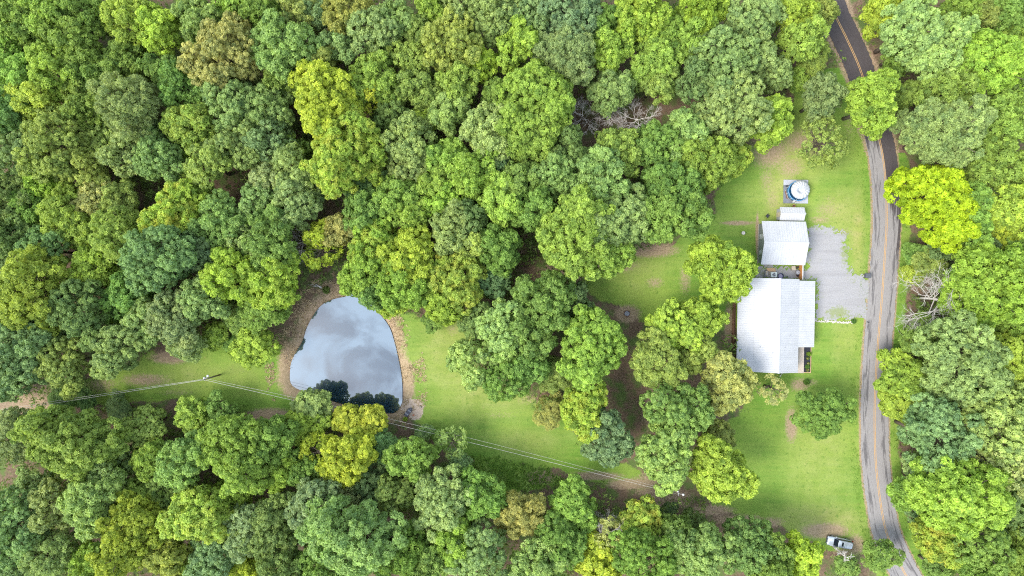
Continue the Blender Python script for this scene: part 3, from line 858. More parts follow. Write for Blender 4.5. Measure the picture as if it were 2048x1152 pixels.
tree_records = []
_tr = random.Random(5)
for ent in TREES.replace('\n', '|').split('|'):
    f = ent.split()
    if not f: continue
    px, py, r = float(f[0]), float(f[1]), float(f[2])
    habit, colk = f[3], f[4]
    hf = float(f[5]) if len(f) > 5 else 1.0
    turned = float(f[6]) if len(f) > 6 else 0.0
    z = 10.0
    qx, qy = (np.array([v]) for v in plan(px, py)[:2])
    open_d = min(float(poly_sd(qx, qy, p)[0]) for p in (YARD, POND_LAWN, WEST_LAWN, POND))
    near_road = float(road_dist(qx, qy)[0]) < r / 10 + 4.5
    grow = 1.0 if near_road else 1.05 if open_d < r / 10 + 1.5 else 1.14      # crowns deep in the wood interlock
    for _ in range(3):
        Rw = r / 10.0 * grow * (1 - z / CAM_H)
        cl = min((c for c in CLASSES if (habit, c) in LIB), key=lambda c: abs(math.log(c / Rw)))
        s = Rw / cl
        z = tree_dims(cl)[2] * s * hf
    var = _tr.choice(LIB[(habit, cl)])
    x, y, _z = plan(px, py, z)
    # a trunk cannot stand in the road: those that overhang it lean out from the verge
    rd0 = float(road_dist(np.array([x]), np.array([y]))[0]); lean = None
    if rd0 < 4.2 and x > 40:
        gx_ = float(road_dist(np.array([x + .5]), np.array([y]))[0] - rd0); gy_ = float(road_dist(np.array([x]), np.array([y + .5]))[0] - rd0)
        gv = Vector((max(gx_, .3), gy_, 0)).normalized(); push = 4.2 - rd0 if gx_ > 0 else 4.2 + rd0
        push = min(push, z * 0.75)
        lean = (gv, math.atan2(push, z)); x += gv.x * push; y += gv.y * push
    small = tree_dims(cl)[0] * s * hf < 6.5
    nm = 'shrub' if small else ('conifer' if habit == 'C' and colk in 'sgb' else 'broadleaf_tree')
    o = empty(nm, (x, y, -0.05), _tr.random() * 6.283)
    o.scale = (s, s, s * hf)
    o.rotation_euler = (_tr.gauss(0, 0.03), _tr.gauss(0, 0.03), _tr.random() * 6.283)
    if lean:
        o.rotation_mode = 'QUATERNION'
        o.rotation_quaternion = Matrix.Rotation(-lean[1], 3, Vector((0, 0, 1)).cross(lean[0])).to_quaternion() @ Matrix.Rotation(_tr.random() * 6.283, 3, 'Z').to_quaternion()
    t = link('trunk', var[0], None, o)
    c = link('crown', var[1], None, o)
    base = LEAFCOL[colk]
    j = [1 + _tr.gauss(0, 0.05), 1 + _tr.gauss(0, 0.02), 1 + _tr.gauss(0, 0.08)]
    v = (1.24 if habit in 'BC' else 1.12) + _tr.gauss(0, 0.06)
    c.color = (base[0] * j[0] * v, base[1] * j[1] * v, base[2] * j[2] * v, 1.0 - turned)
    tree_records.append(dict(o=o, px=px, py=py, r=r, habit=habit, col=colk, small=small, turned=turned, name=nm))


def dead_tree(px, py, r, h, seed):
    rg = random.Random(seed)
    zc = h * 0.7
    x, y, _ = plan(px, py, zc)
    o = empty('dead_tree', (x, y, -0.05), rg.random() * 6.28)
    R = r / 10 * (1 - zc / CAM_H)
    tb, bb = MB(), MB()
    tr = 0.02 * h + 0.04
    tb.tube([(0, 0, -0.2), (0.1, 0.05, h * 0.3), (0.0, -0.1, h * 0.6), (0.15, 0.1, h * 0.85)], [tr, tr * .8, tr * .5, tr * .2], 7)
    def twig(p, d, L, rad, lvl):
        p = Vector(p); q = p + d * L * 0.5 + Vector((rg.gauss(0, 1), rg.gauss(0, 1), rg.gauss(0, 1))) * L * 0.07
        e = q + (d + Vector((rg.gauss(0, .25), rg.gauss(0, .25), rg.gauss(0, .2)))).normalized() * L * 0.5
        bb.tube([p, q, e], [rad, rad * .8, rad * .55], 4, False)
        if lvl <= 0: return
        for k in range(5):
            t = 0.3 + 0.7 * rg.random()
            b = p.lerp(q, t * 2) if t < .5 else q.lerp(e, t * 2 - 1)
            nd = (d + Vector((rg.gauss(0, .65), rg.gauss(0, .65), rg.gauss(0.1, .4)))).normalized()
            twig(b, nd, L * (0.45 + 0.25 * rg.random()), max(.012, rad * 0.5), lvl - 1)
    n = 14 if r > 40 else 9
    for k in range(n):
        a = k * 2.4 + rg.random()
        el = 0.15 + 0.7 * rg.random()
        d = Vector((math.cos(a) * math.cos(el), math.sin(a) * math.cos(el), math.sin(el)))
        twig((0, 0, h * (0.35 + 0.5 * k / n)), d, R * (0.62 + 0.3 * rg.random()), tr * 0.26 + 0.016, 3 if r > 20 else 2)
    tb.build('trunk', M['dead_wood'], o, smooth=True)
    bb.build('branches', M['dead_wood'], o)
    return o


dead_labels = ['bare grey dead tree over the brown leafless gap, leftmost of three', 'bare grey dead snag at the foot of the sage cedar in the brown gap',
               'pinkish grey dead tree over the brown gap, rightmost of three', 'large bleached dead tree fanning out beside the road verge opposite the gravel drive',
               'bare dead tree leaning beside the yellow tree above the pond', 'dead grey branches poking up between yellowish crowns at the bottom edge',
               'thin pale dead stem beside the silver car by the road']
for i, (px, py, r, h) in enumerate(DEAD):
    tag(dead_tree(px, py, r, h, 40 + i), dead_labels[i], 'dead tree', 'bare dead trees')

# what each tree is called: by its own look and by the landmark it stands beside
LM = [('pond', 690, 700), ('white-roofed house', 1552, 650), ('two-slope garage roof', 1570, 487), ('round covered pool', 1594, 383), ('gravel drive', 1670, 550), ("pole on the west lawn", 410, 757),
      ("end pole of the wires", 1360, 988), ('silver car', 1675, 1083), ('beached grey boat', 818, 822), ("bleached roadside dead tree", 1888, 598), ('three grey dead trees', 1220, 232),
      ('big golden tree pair', 668, 250), ("brightest yellow tree", 1870, 400), ("sage upper-wood tree", 265, 205), ("tan-brown crown", 452, 115),
      ("blue-grey crown", 325, 520), ("rusty brown tree", 1034, 1026), ("small golden tree", 955, 130), ("golden pond-bank tree", 700, 878),
      ("road's top end", 1668, 20), ("road's bottom end", 1810, 1145), ("top left corner", 0, 0), ("bottom left corner", 0, 1152),
      ("top right corner", 2048, 0), ("bottom right corner", 2048, 1152), ("left edge's middle", 0, 576), ("right edge's middle", 2048, 560), ("top edge's middle", 1180, 0),
      ("bottom edge's middle", 900, 1152), ('small enclosed lawn', 1290, 560), ("brown track", 40, 820), ("lime roadside crown", 1750, 205), ("weedy strip", 1040, 945)]
SPECIAL = {(1650, 822): 'lone dense round green tree on the lawn beside the road', (1440, 545): 'light yellow-green tree overhanging the house roof corner, beside the small enclosed lawn', (1451, 757): 'pale flowering-looking tree spreading over the lower house roof corner',
           (507, 695): 'small round bright green tree on the grass west of the pond', (1750, 205): 'lime-green tree spreading over the road, hiding both lanes', (1646, 196): 'bluish green tree touching the lime tree over the road',
           (1640, 288): 'see-through olive tree on the lawn between road and covered pool', (1872, 402): 'brightest yellow tree, beside the road across from the covered pool', (265, 205): 'rounded sage grey-green fine-textured tree in the upper wood',
           (452, 115): 'broad tan-brown crown, the brownest tree of the upper wood', (325, 520): 'blue-grey billowy crown in the wood west of the pond', (1034, 1026): 'rusty brown fine-branched tree near the bottom edge below the weedy strip',
           (955, 130): 'small golden-yellow crown standing alone in green near the top', (694, 906): 'tall golden tree on the south bank of the pond under the wires', (648, 205): 'big golden tree, upper of the golden pair in the upper wood',
           (690, 298): 'big yellow-green tree, lower of the golden pair in the upper wood', (1547, 778): 'small straw-coloured half-bare tree just below the house', (2000, 922): 'half-bare straw tree with pale fanning limbs near the right edge',
           (1306, 722): 'pale sage fine-needled tree in the grove beside the house', (1330, 908): 'pale green billowy tree, middle of the three above the end pole', (1440, 945): 'yellowish round tree at the edge of the lower lawn, above the end pole',
           (1214, 880): 'bluish green tree on the pond lawn edge beneath the yellowish one', (1176, 824): 'yellow-tinged tree at the grove corner over the pond lawn', (1096, 822): 'small brown bush at the top edge of the pond lawn',
           (1135, 112): 'broad grey-green fine-textured tree near the top beside the dead trees', (1888, 268): 'large sage grey tree right of the road above the brightest yellow tree', (60, 586): 'large yellow-green tree at the left edge, halfway down',
           (150, 892): 'large light green dome below the brown track at the left edge', (906, 882): 'thin pale tree crossed by the wires at the edge of the pond lawn', (640, 495): 'yellow narrow tree at the head of the pond beside a dead one',
           (1152, 466): 'very large light green tree bordering the small enclosed lawn', (1598, 1114): 'yellow tree at the bottom edge beside the silver car', (1186, 682): 'large light green tree in the middle of the grove below the enclosed lawn'}


def where(dx, dy):
    a = math.degrees(math.atan2(-dy, dx)) % 360
    return ['right of', 'above and right of', 'above', 'above and left of', 'left of', 'below and left of', 'below', 'below and right of'][int((a + 22.5) // 45) % 8]


_groups = {}
for t in tree_records:
    key = (int(t['px']), int(t['py']))
    t['cat'] = 'shrub' if t['small'] else 'tree'
    if key in SPECIAL:
        t['label'] = SPECIAL[key]; continue
    lm = min(LM, key=lambda l: math.hypot(l[1] - t['px'], l[2] - t['py']))
    d = math.hypot(lm[1] - t['px'], lm[2] - t['py'])
    size = 'small' if t['r'] < 37 else ('large' if t['r'] > 57 else 'medium')
    kw = KINDWORD[t['habit']] if not t['small'] else 'bush'
    look = f"{size} {'yellow-flecked ' if t['turned'] > .1 else ''}{COLWORD[t['col']]} {kw}"
    _groups.setdefault((look, where(t['px'] - lm[1], t['py'] - lm[2]), lm[0]), []).append((d, id(t), t))
for (look, wh_, lm), lst in _groups.items():
    lst.sort()
    for i, (d, _, t) in enumerate(lst):
        if len(lst) == 1: pre = ''
        else: pre = ['nearest ', 'second ', 'third ', 'fourth ', 'fifth '][i]
        t['label'] = f"{pre}{look} {wh_} the {lm}"
for t in tree_records:
    grp = 'shrubs along the edges of the wood' if t['small'] else 'trees of the wood and the yard'
    tag(t['o'], t['label'], t['cat'], grp)

# ================================================================== BUILDINGS
def roof_panel_mesh(L_, w, ribs=2, rib_h=0.036):
    """One ribbed metal sheet: x runs down the slope 0..L, y across 0..w; raised trapezoid ribs."""
    prof = []
    for k in range(ribs):
        c = w * (k + 0.5) / ribs
        prof += [(c - 0.085, 0), (c - 0.04, rib_h), (c + 0.04, rib_h), (c + 0.085, 0)]
    prof = [(0, 0)] + prof + [(w, 0)]
    vs = [(0, y, z) for y, z in prof] + [(L_, y, z) for y, z in prof] + [(0, 0, -0.02), (0, w, -0.02), (L_, 0, -0.02), (L_, w, -0.02)]
    n = len(prof)
    fs = [(i, n + i, n + i + 1, i + 1) for i in range(n - 1)]
    b = 2 * n
    fs += [(b, b + 1, b + 3, b + 2), (n - 1, 2 * n - 1, b + 3, b + 1), (0, b, b + 2, n)]
    me = bpy.data.meshes.new('roof_panel'); me.from_pydata(vs, [], fs); me.update()
    return me


def slope_panels(parent, ax, top, bot, y0, y1, mat, width=0.915):
    """Panels on a slope whose ridge runs along local y (ax='x' slopes along x). top=(x,z) bot=(x,z)."""
    L_ = math.hypot(bot[0] - top[0], bot[1] - top[1])
    n = max(1, round((y1 - y0) / width)); w = (y1 - y0) / n
    me = roof_panel_mesh(L_, w - 0.006)
    me.materials.append(mat)
    dirx = 1 if bot[0] > top[0] else -1
    pitch = math.atan2(top[1] - bot[1], abs(bot[0] - top[0]))
    for i in range(n):
        if dirx > 0:
            m = Matrix.Translation((top[0], y0 + i * w, top[1])) @ Matrix.Rotation(pitch, 4, 'Y')
        else:
            m = Matrix.Translation((top[0], y0 + (i + 1) * w, top[1])) @ Matrix.Rotation(math.pi, 4, 'Z') @ Matrix.Rotation(pitch, 4, 'Y')
        if ax == 'y':
            m = Matrix.Rotation(math.pi / 2, 4, 'Z') @ m
        m = m @ Matrix.Translation((0, 0, rnd.uniform(0, 0.004)))
        o = link('roof_panel', me, None, parent)
        o.matrix_local = m


def window(parent, c, axis, w, h, frame=0.07, out=1, name='window'):
    """Framed window on a wall: c centre, wall normal along +-axis."""
    win = MB(); pane = MB(); s = 0.04 * out
    def b(mb, u0, u1, z0, z1, d0, d1):
        d0, d1 = sorted((d0, d1))
        if axis == 'x': mb.box(c[0] + d0, c[0] + d1, c[1] + u0, c[1] + u1, c[2] + z0, c[2] + z1)
        else: mb.box(c[0] + u0, c[0] + u1, c[1] + d0, c[1] + d1, c[2] + z0, c[2] + z1)
    b(win, -w / 2 - frame, w / 2 + frame, h / 2, h / 2 + frame, 0, s * 1.6); b(win, -w / 2 - frame, w / 2 + frame, -h / 2 - frame, -h / 2, 0, s * 2.4)
    b(win, -w / 2 - frame, -w / 2, -h / 2, h / 2, 0, s * 1.6); b(win, w / 2, w / 2 + frame, -h / 2, h / 2, 0, s * 1.6)
    b(win, -w / 2, w / 2, -0.025, 0.025, 0, s * 1.3)
    o = win.build(name, M['white_paint'], parent)
    b(pane, -w / 2, w / 2, -h / 2, h / 2, 0, s * 0.6)
    pane.build('pane', M['glass'], o)
    return o


def gable_walls(parent, x0, x1, y0, y1, eave, ridge, along, mat):
    """Four walls with gable ends; along = axis the ridge runs on."""
    t = 0.12
    mb = MB()
    if along == 'x':
        ym = (y0 + y1) / 2
        for xa, xb in ((x0, x0 + t), (x1 - t, x1)):
            p = [(y0, 0), (y1, 0), (y1, eave), (ym, ridge), (y0, eave)]
            vs = [(xa, y, z) for y, z in p] + [(xb, y, z) for y, z in p]
            mb.add(vs, [(4, 3, 2, 1, 0), (5, 6, 7, 8, 9)] + [(i, (i + 1) % 5, 5 + (i + 1) % 5, 5 + i) for i in range(5)])
        mb.box(x0 + t, x1 - t, y0, y0 + t, 0, eave); mb.box(x0 + t, x1 - t, y1 - t, y1, 0, eave)
    return mb.build('wall', mat, parent)


ROT = math.radians(-1.0)
# ---- house: local frame centred on the ridge
hx, hy = 51.4, -7.25
house = tag(empty('house', (hx, hy, 0), ROT), 'long white metal-roofed house with porch, nearest the lower lawn', 'house')
RZ, KZ, EZ = 5.45, 3.75, 2.95
N_, S_ = 9.1, -9.15
xW, xKW, xKE, xE = -7.15, -4.35, 4.35, 7.65
YP = S_ + 4.95          # the porch roof stops here
walls = MB()
walls.box(-6.40, -6.28, S_ + .35, N_ - .35, 0, 2.95); walls.box(4.2, 4.32, S_ + .35, YP, 0, 3.6)
walls.box(7.2, 7.32, YP + .2, N_ - .6, 0, 2.9); walls.box(4.2, 7.2, YP + .2, YP + .32, 0, 2.9)
walls.box(4.32, 7.2, N_ - .72, N_ - .6, 0, 2.95)
for yy_ in (S_ + .35, N_ - .47):
    p = [(-6.28, 0), (4.2, 0), (4.2, 3.65), (0, 5.25), (-4.35, 3.6), (-6.28, 3.0)]
    vs = [(x, yy_, z) for x, z in p] + [(x, yy_ + .12, z) for x, z in p]
    walls.add(vs, [tuple(range(6)), tuple(range(11, 5, -1))] + [(i, i + 6, (i + 1) % 6 + 6, (i + 1) % 6) for i in range(6)])
walls.build('wall', M['house_siding'], house)
roof = MB()
for (xa, za), (xb, zb), ya, yb in (((0, RZ), (xKW, KZ), S_, N_), ((xKW, KZ), (xW, EZ), S_, N_), ((0, RZ), (xKE, KZ), S_, N_ - .05), ((xKE, KZ), (xE, EZ), YP, N_ - .35)):
    vs = [(xa, ya, za - .03), (xb, ya, zb - .03), (xb, yb, zb - .03), (xa, yb, za - .03), (xa, ya, za - .10), (xb, ya, zb - .10), (xb, yb, zb - .10), (xa, yb, za - .10)]
    roof.add(vs, [(0, 1, 2, 3), (7, 6, 5, 4), (0, 4, 5, 1), (1, 5, 6, 2), (2, 6, 7, 3), (3, 7, 4, 0)])
roof_o = roof.build('roof', M['white_paint'], house)
slope_panels(roof_o, 'x', (0, RZ), (xKW, KZ), S_, N_, M['roof_metal'])
slope_panels(roof_o, 'x', (xKW - .01, KZ - .012), (xW - .06, EZ - .012), S_, N_, M['roof_metal'])
slope_panels(roof_o, 'x', (0, RZ), (xKE, KZ), S_, N_ - .05, M['roof_metal'])
slope_panels(roof_o, 'x', (xKE + .01, KZ - .012), (xE + .06, EZ - .012), YP, N_ - .35, M['roof_metal'])
cap = MB()
cap.add([(-.2, S_ - .03, RZ - .015), (0, S_ - .03, RZ + .055), (.2, S_ - .03, RZ - .015), (-.2, N_ + .03, RZ - .015), (0, N_ + .03, RZ + .055), (.2, N_ + .03, RZ - .015)], [(0, 1, 4, 3), (1, 2, 5, 4), (0, 2, 1), (3, 4, 5)])
cap.build('ridge_cap', M['roof_metal'], roof_o)
for (xa, ya, yb, z) in ((xW - .16, S_, N_, EZ - .14), (xE + .06, YP, N_ - .35, EZ - .14)):
    MB().box(xa, xa + .1, ya, yb, z, z + .1).build('gutter', M['white_paint'], roof_o)
for (x, y, z) in ((2.4, -1.9, 4.51), (1.3, -4.2, 4.94), (-1.1, -5.3, 5.02), (-3.2, -4.2, 4.20)):
    MB().lathe([(.05, z - .1), (.05, z + .14), (.09, z + .14), (.09, z + .17)], 8, x, y).build('vent_pipe', M['mid_grey'], roof_o)
slab = MB(); slab.box(4.34, 7.04, S_ - .5, YP + .15, 0, .16); slab.build('porch_slab', M['concrete'], house, bevel=.015)
slab2 = MB(); slab2.box(4.36, 7.02, S_ + 1.75, S_ + 1.78, .1605, .163); slab2.build('slab_joint', M['mid_grey'], house)
post = MB(); post.box(4.42, 4.56, YP + .02, YP + .16, .16, 3.0); post.build('porch_post', M['dark_grey'], house)
MB().box(-.9, .1, S_ + .29, S_ + .349, .1, 2.2).build('door', M['white_paint'], house)
for x in (-4.6, 2.4): window(house, (x, S_ + .35, 1.7), 'y', 1.1, 1.3, out=-1)
for y in (-2.0, 2.5, 6): window(house, (7.32, y, 1.6), 'x', 1.0, 1.2, out=1)
for y in (-5, 0, 5): window(house, (-6.40, y, 1.6), 'x', 1.0, 1.2, out=-1)


def local(parent, x, y, z=0):
    c, s = math.cos(parent.rotation_euler.z), math.sin(parent.rotation_euler.z)
    return (parent.location.x + c * x - s * y, parent.location.y + s * x + c * y, z)


# downspouts lying out from the eaves
dp = empty('downspout_pipe', local(house, 3.2, S_ + .2))
MB().tube([(0, -.1, .35), (-.25, -.55, .12), (-.75, -1.25, .06)], .055, 8).build('pipe', M['white_paint'], dp, smooth=True)
MB().box(-.92, -.66, -1.42, -1.2, .0, .1).build('outlet', M['white_paint'], dp, bevel=.01)
tag(dp, 'white downspout pipe slanting out below the house gable', 'pipe')
dp = empty('downspout_pipe', local(house, 2.0, S_ + .1))
MB().tube([(0, 0, .3), (-.1, -.35, .1), (-.32, -.62, .06)], .05, 8).build('pipe', M['white_paint'], dp, smooth=True)
tag(dp, 'shorter white downspout beside the long slanting one at the gable', 'pipe')
dp = empty('drain_pipe', local(house, xE + .05, YP + .1))
MB().tube([(0, 0, .25), (.3, -.05, .1), (1.1, -.2, .05)], .07, 8).build('pipe', M['black'], dp, smooth=True)
MB().lathe([(.09, 0), (.09, .1)], 8, 1.1, -.2).build('outlet', M['black'], dp)
tag(dp, 'black corrugated drain pipe poking onto the lawn from the porch corner', 'pipe')

# flower bed beside the porch
bed = tag(empty('flower_bed', local(house, 7.75, (S_ + YP) / 2 - .25), ROT), 'black mulch flower bed edged with pale timber beside the porch', 'flower bed')
hb = (YP - S_) / 2 + .12
MB().box(-.70, .62, -hb + .08, hb, 0, .10).build('mulch', M['mulch'], bed)
MB().box(.62, .74, -hb - .04, hb, 0, .18).build('border_board', M['new_timber'], bed)
MB().box(-.70, .62, -hb - .04, -hb + .08, 0, .17).build('border_board', M['new_timber'], bed)
MB().box(-.74, -.70, -hb + .08, hb, 0, .14).build('border_board', M['white_paint'], bed)


def bush(name, loc, r, col, label, seed, flowers=None, cat='plant', h=1.0, group=None):
    rg = np.random.default_rng(seed)
    o = empty(name, loc)
    n = int(40 + 260 * r)
    dv = unit(rg.normal(size=(n, 3)) + np.array([0, 0, .5]))
    pts = dv * r * (0.45 + 0.5 * rg.random((n, 1))) * np.array([1, 1, h]) + np.array([0, 0, r * h * .55])
    pts[:, 2] = np.abs(pts[:, 2])
    me = leaf_mesh('foliage', pts, unit(dv + np.array([0, 0, .4])), 5, min(.3, .1 + .18 * r), min(.15, .05 + .1 * r), .9, rg, rg.normal(.5, .15, n))
    c = link('foliage', me, None, o); c.color = (*col, 1)
    st = MB()
    for k in range(4):
        a = k * 1.6; st.tube([(0, 0, -.05), (math.cos(a) * r * .4, math.sin(a) * r * .4, r * h * .8)], [.02, .008], 5, False)
    st.build('stems', M['bark'], o)
    if flowers:
        for k in range(5):
            a = k * 2.4; q = r * .5 * math.sqrt(k / 5 + .1)
            MB().lathe([(.02, 0), (.09, .03), (.11, .06), (.05, .09)], 8).build('flower', flowers, o, (math.cos(a) * q, math.sin(a) * q, r * h * 1.05))
    return tag(o, label, cat, group)


M['petal'] = mat_plain('petal', (0.78, 0.42, 0.28), 0.6, 0.15, 6)
FG = 'plants in the porch flower bed'
for (u, v, r, col, lab, fl, sd) in ((.2, 1.15, .42, (.22, .36, .05), 'leafy green plant nearest the roof in the flower bed', None, 1), (.0, .25, .25, (.16, .24, .06), 'peach-flowered plant in the middle of the flower bed', M['petal'], 2),
                                    (.15, -.75, .22, (.2, .28, .07), 'small peach-flowered plant just below the middle of the flower bed', M['petal'], 3), (-.1, -1.35, .42, (.12, .25, .06), 'green plant low in the flower bed', None, 4),
                                    (.0, -2.05, .3, (.2, .24, .08), 'pink-orange flowering plant at the bottom corner of the flower bed', M['petal'], 5)):
    bush('flower_plant', local(bed, u, v, .1), r, col, lab, sd, fl, group=FG)

# deck with a railing along the west side of the house
deck = tag(empty('deck', local(house, -6.45, 0), ROT), 'narrow brown wooden deck along the west wall of the house', 'deck')
for i, x in enumerate((-1.0, -.84, -.68, -.52)):
    MB().box(x, x + .145, -5.2, 4.6, .30, .34).build('plank', M['deck_brown'], deck)
for y in np.linspace(-5.1, 4.5, 7):
    MB().box(-1.02, -.90, y - .06, y + .06, 0, 1.25).build('post', M['deck_brown'], deck)
for z in (.62, .90, 1.15):
    MB().box(-.99, -.93, -5.2, 4.6, z, z + .09).build('rail', M['deck_brown'], deck)

# ---- garage
gx, gy = 53.05, 8.78
garage = tag(empty('garage', (gx, gy, 0), ROT), 'garage with white ribbed gable roof and dark grey wall beside the gravel', 'garage')
GX, GY, GE, GR = 4.32, 4.22, 3.15, 4.75
gable_walls(garage, -3.85, 4.05, -3.85, 3.85, GE - .1, GR - .28, 'x', M['garage_siding'])
r_ = MB()
for sgn in (-1, 1):
    vs = [(-GX, 0, GR - .03), (GX, 0, GR - .03), (GX, sgn * GY, GE - .03), (-GX, sgn * GY, GE - .03), (-GX, 0, GR - .11), (GX, 0, GR - .11), (GX, sgn * GY, GE - .11), (-GX, sgn * GY, GE - .11)]
    r_.add(vs, [(0, 1, 2, 3), (7, 6, 5, 4), (0, 4, 5, 1), (1, 5, 6, 2), (2, 6, 7, 3), (3, 7, 4, 0)])
gr_o = r_.build('roof', M['white_paint'], garage)
slope_panels(gr_o, 'y', (0, GR), (GY + .03, GE - .01), -GX, GX, M['roof_metal'])
slope_panels(gr_o, 'y', (0, GR), (-GY - .03, GE - .01), -GX, GX, M['roof_metal'])
cap = MB(); cap.add([(-GX - .03, -.2, GR - .01), (-GX - .03, 0, GR + .055), (-GX - .03, .2, GR - .01), (GX + .03, -.2, GR - .01), (GX + .03, 0, GR + .055), (GX + .03, .2, GR - .01)], [(0, 3, 4, 1), (1, 4, 5, 2), (0, 1, 2), (3, 5, 4)])
cap.build('ridge_cap', M['roof_metal'], gr_o)
for y in (-1.75, 1.35): window(garage, (-3.85, y, 1.75), 'x', .75, 1.0, out=-1)
MB().box(-3.97, -3.85, -3.97, 3.97, 0, .22).build('base_board', M['beige'], garage)
MB().box(4.05, 4.10, -2.6, 2.6, 0, 2.5).build('garage_door', M['white_paint'], garage)

# ---- shed
shed = tag(empty('shed', (55.1, 14.58, 0), ROT), 'small white-roofed shed between the garage and the covered pool', 'shed')
gable_walls(shed, -2.2, 2.25, -1.1, 1.1, 2.15, 2.75, 'x', M['shed_wall'])
s_ = MB()
for sgn in (-1, 1):
    vs = [(-2.42, 0, 2.85), (2.42, 0, 2.85), (2.42, sgn * 1.28, 2.2), (-2.42, sgn * 1.28, 2.2), (-2.42, 0, 2.78), (2.42, 0, 2.78), (2.42, sgn * 1.28, 2.13), (-2.42, sgn * 1.28, 2.13)]
    s_.add(vs, [(0, 1, 2, 3), (7, 6, 5, 4), (0, 4, 5, 1), (1, 5, 6, 2), (2, 6, 7, 3), (3, 7, 4, 0)])
sh_o = s_.build('roof', M['white_paint'], shed)
slope_panels(sh_o, 'y', (0, 2.88), (1.31, 2.215), -2.42, 2.42, M['roof_metal'])
slope_panels(sh_o, 'y', (0, 2.88), (-1.31, 2.215), -2.42, 2.42, M['roof_metal'])
cap = MB(); cap.add([(-2.5, -.12, 2.87), (-2.5, 0, 2.93), (-2.5, .12, 2.87), (2.5, -.12, 2.87), (2.5, 0, 2.93), (2.5, .12, 2.87)], [(0, 3, 4, 1), (1, 4, 5, 2), (0, 1, 2), (3, 5, 4)])
cap.build('ridge_cap', M['roof_metal'], sh_o)
MB().box(-2.25, -2.2, -.5, .4, .05, 1.95).build('door', M['beige'], shed)

# ---- pool on its pad
px0, py0, _ = plan(1591.3, 383.3)
pad = tag(empty('pool_pad', (px0, py0, 0), ROT * .5), 'square pad of pale slabs and grey matting under the round pool', 'pad')
MB().box(-2.46, 2.46, 1.30, 2.36, 0, .10).build('slab', M['pale_slab'], pad, bevel=.01)
MB().box(-.25, 2.46, -2.36, 1.285, 0, .095).build('slab', M['pale_slab'], pad, bevel=.01)
MB().box(-2.46, -.265, -2.36, 1.285, 0, .05).build('ground_mat', M['grey_mat'], pad)
MB().box(-2.1, -1.95, -1.0, .6, .05, .11).build('batten', M['rust'], pad, rot=(0, 0, .25))
MB().box(-1.95, -1.85, -.9, .9, .05, .10).build('batten', M['beige'], pad, rot=(0, 0, .32))
MB().box(-2.05, -1.72, .95, 1.2, .05, .35).build('filter_pump', M['black'], pad, bevel=.03)
pool = tag(empty('swimming_pool', (px0 + .12, py0 + .0, .1)), 'round blue above-ground pool under a puffed white cover', 'pool')
w_ = MB(); n = 40; prof = [(1.98, 0), (2.0, .5), (1.98, 1.0)]
w_.lathe(prof, n, cap_top=False)
w_.build('pool_wall', M['pool_blue'], pool, smooth=True)
rim = MB(); rim.lathe([(2.0, .98), (2.03, 1.04), (2.0, 1.10), (1.9, 1.10), (1.88, 1.02)], n, cap_top=False, cap_bot=False); rim.build('rim', M['pool_blue'], pool, smooth=True)
for k in range(10):
    a = k * math.pi / 5 + .2
    MB().box(-.05, .05, -.04, .04, 0, 1.0).build('upright', M['white_paint'], pool, (math.cos(a) * 2.05, math.sin(a) * 2.05, 0), rot=(0, 0, a))
cv = MB(); NR, NA = 14, 96
vs = []
for i in range(NR + 1):
    q = i / NR
    for j in range(NA):
        a = 2 * math.pi * j / NA
        pleat = math.sin(a * 17 + 1.3 * math.sin(a * 3)) * .5 + .5
        z = 1.12 + .95 * math.sqrt(max(0, 1 - q ** 2.4)) + .26 * (pleat - .5) * abs(math.sin(q * math.pi)) ** .7
        cxo, cyo = .32, .2
        x, y = math.cos(a) * q * 1.86 + cxo, math.sin(a) * q * 1.86 + cyo
        dd = math.hypot(x + .02, y + .12)
        z -= .85 * math.exp(-(dd / .5) ** 2) - .25 * math.exp(-((x + .28) ** 2 + (y + .38) ** 2) / .10)
        r2 = 1 + .025 * (pleat - .5) * (q > .9)
        vs.append((cxo + (x - cxo) * r2, cyo + (y - cyo) * r2, z))
fs = [(i * NA + j, i * NA + (j + 1) % NA, (i + 1) * NA + (j + 1) % NA, (i + 1) * NA + j) for i in range(NR) for j in range(NA)]
cv.add(vs, fs); cv.build('cover', M['cover_white'], pool, smooth=True)
lad = empty('pool_ladder', (*plan(1584.5, 402)[:2], .1))
for x in (-.22, .22): MB().tube([(x, -.35, 0), (x, -.05, 1.3), (x, .15, 1.3), (x, .2, .95)], .03, 8).build('rail', M['white_paint'], lad, smooth=True)
for k in range(4): MB().box(-.22, .22, -.33 + .07 * k, -.2 + .07 * k, .25 * k + .22, .25 * k + .26).build('tread', M['white_paint'], lad)
tag(lad, 'white ladder leaning on the lower side of the round pool', 'ladder')
ball = empty('planter_pot', (*plan(1586.5, 412)[:2], 0))
MB().lathe([(.16, 0), (.24, .3), (.27, .34), (.27, .4), (.22, .4), (.2, .36)], 14).build('pot', M['orange'], ball, smooth=True)
MB().lathe([(.2, .0), (.2, .02)], 14).build('soil', M['mulch'], ball, (0, 0, .35))
tag(ball, 'orange pot between the covered pool and the small shed', 'pot')

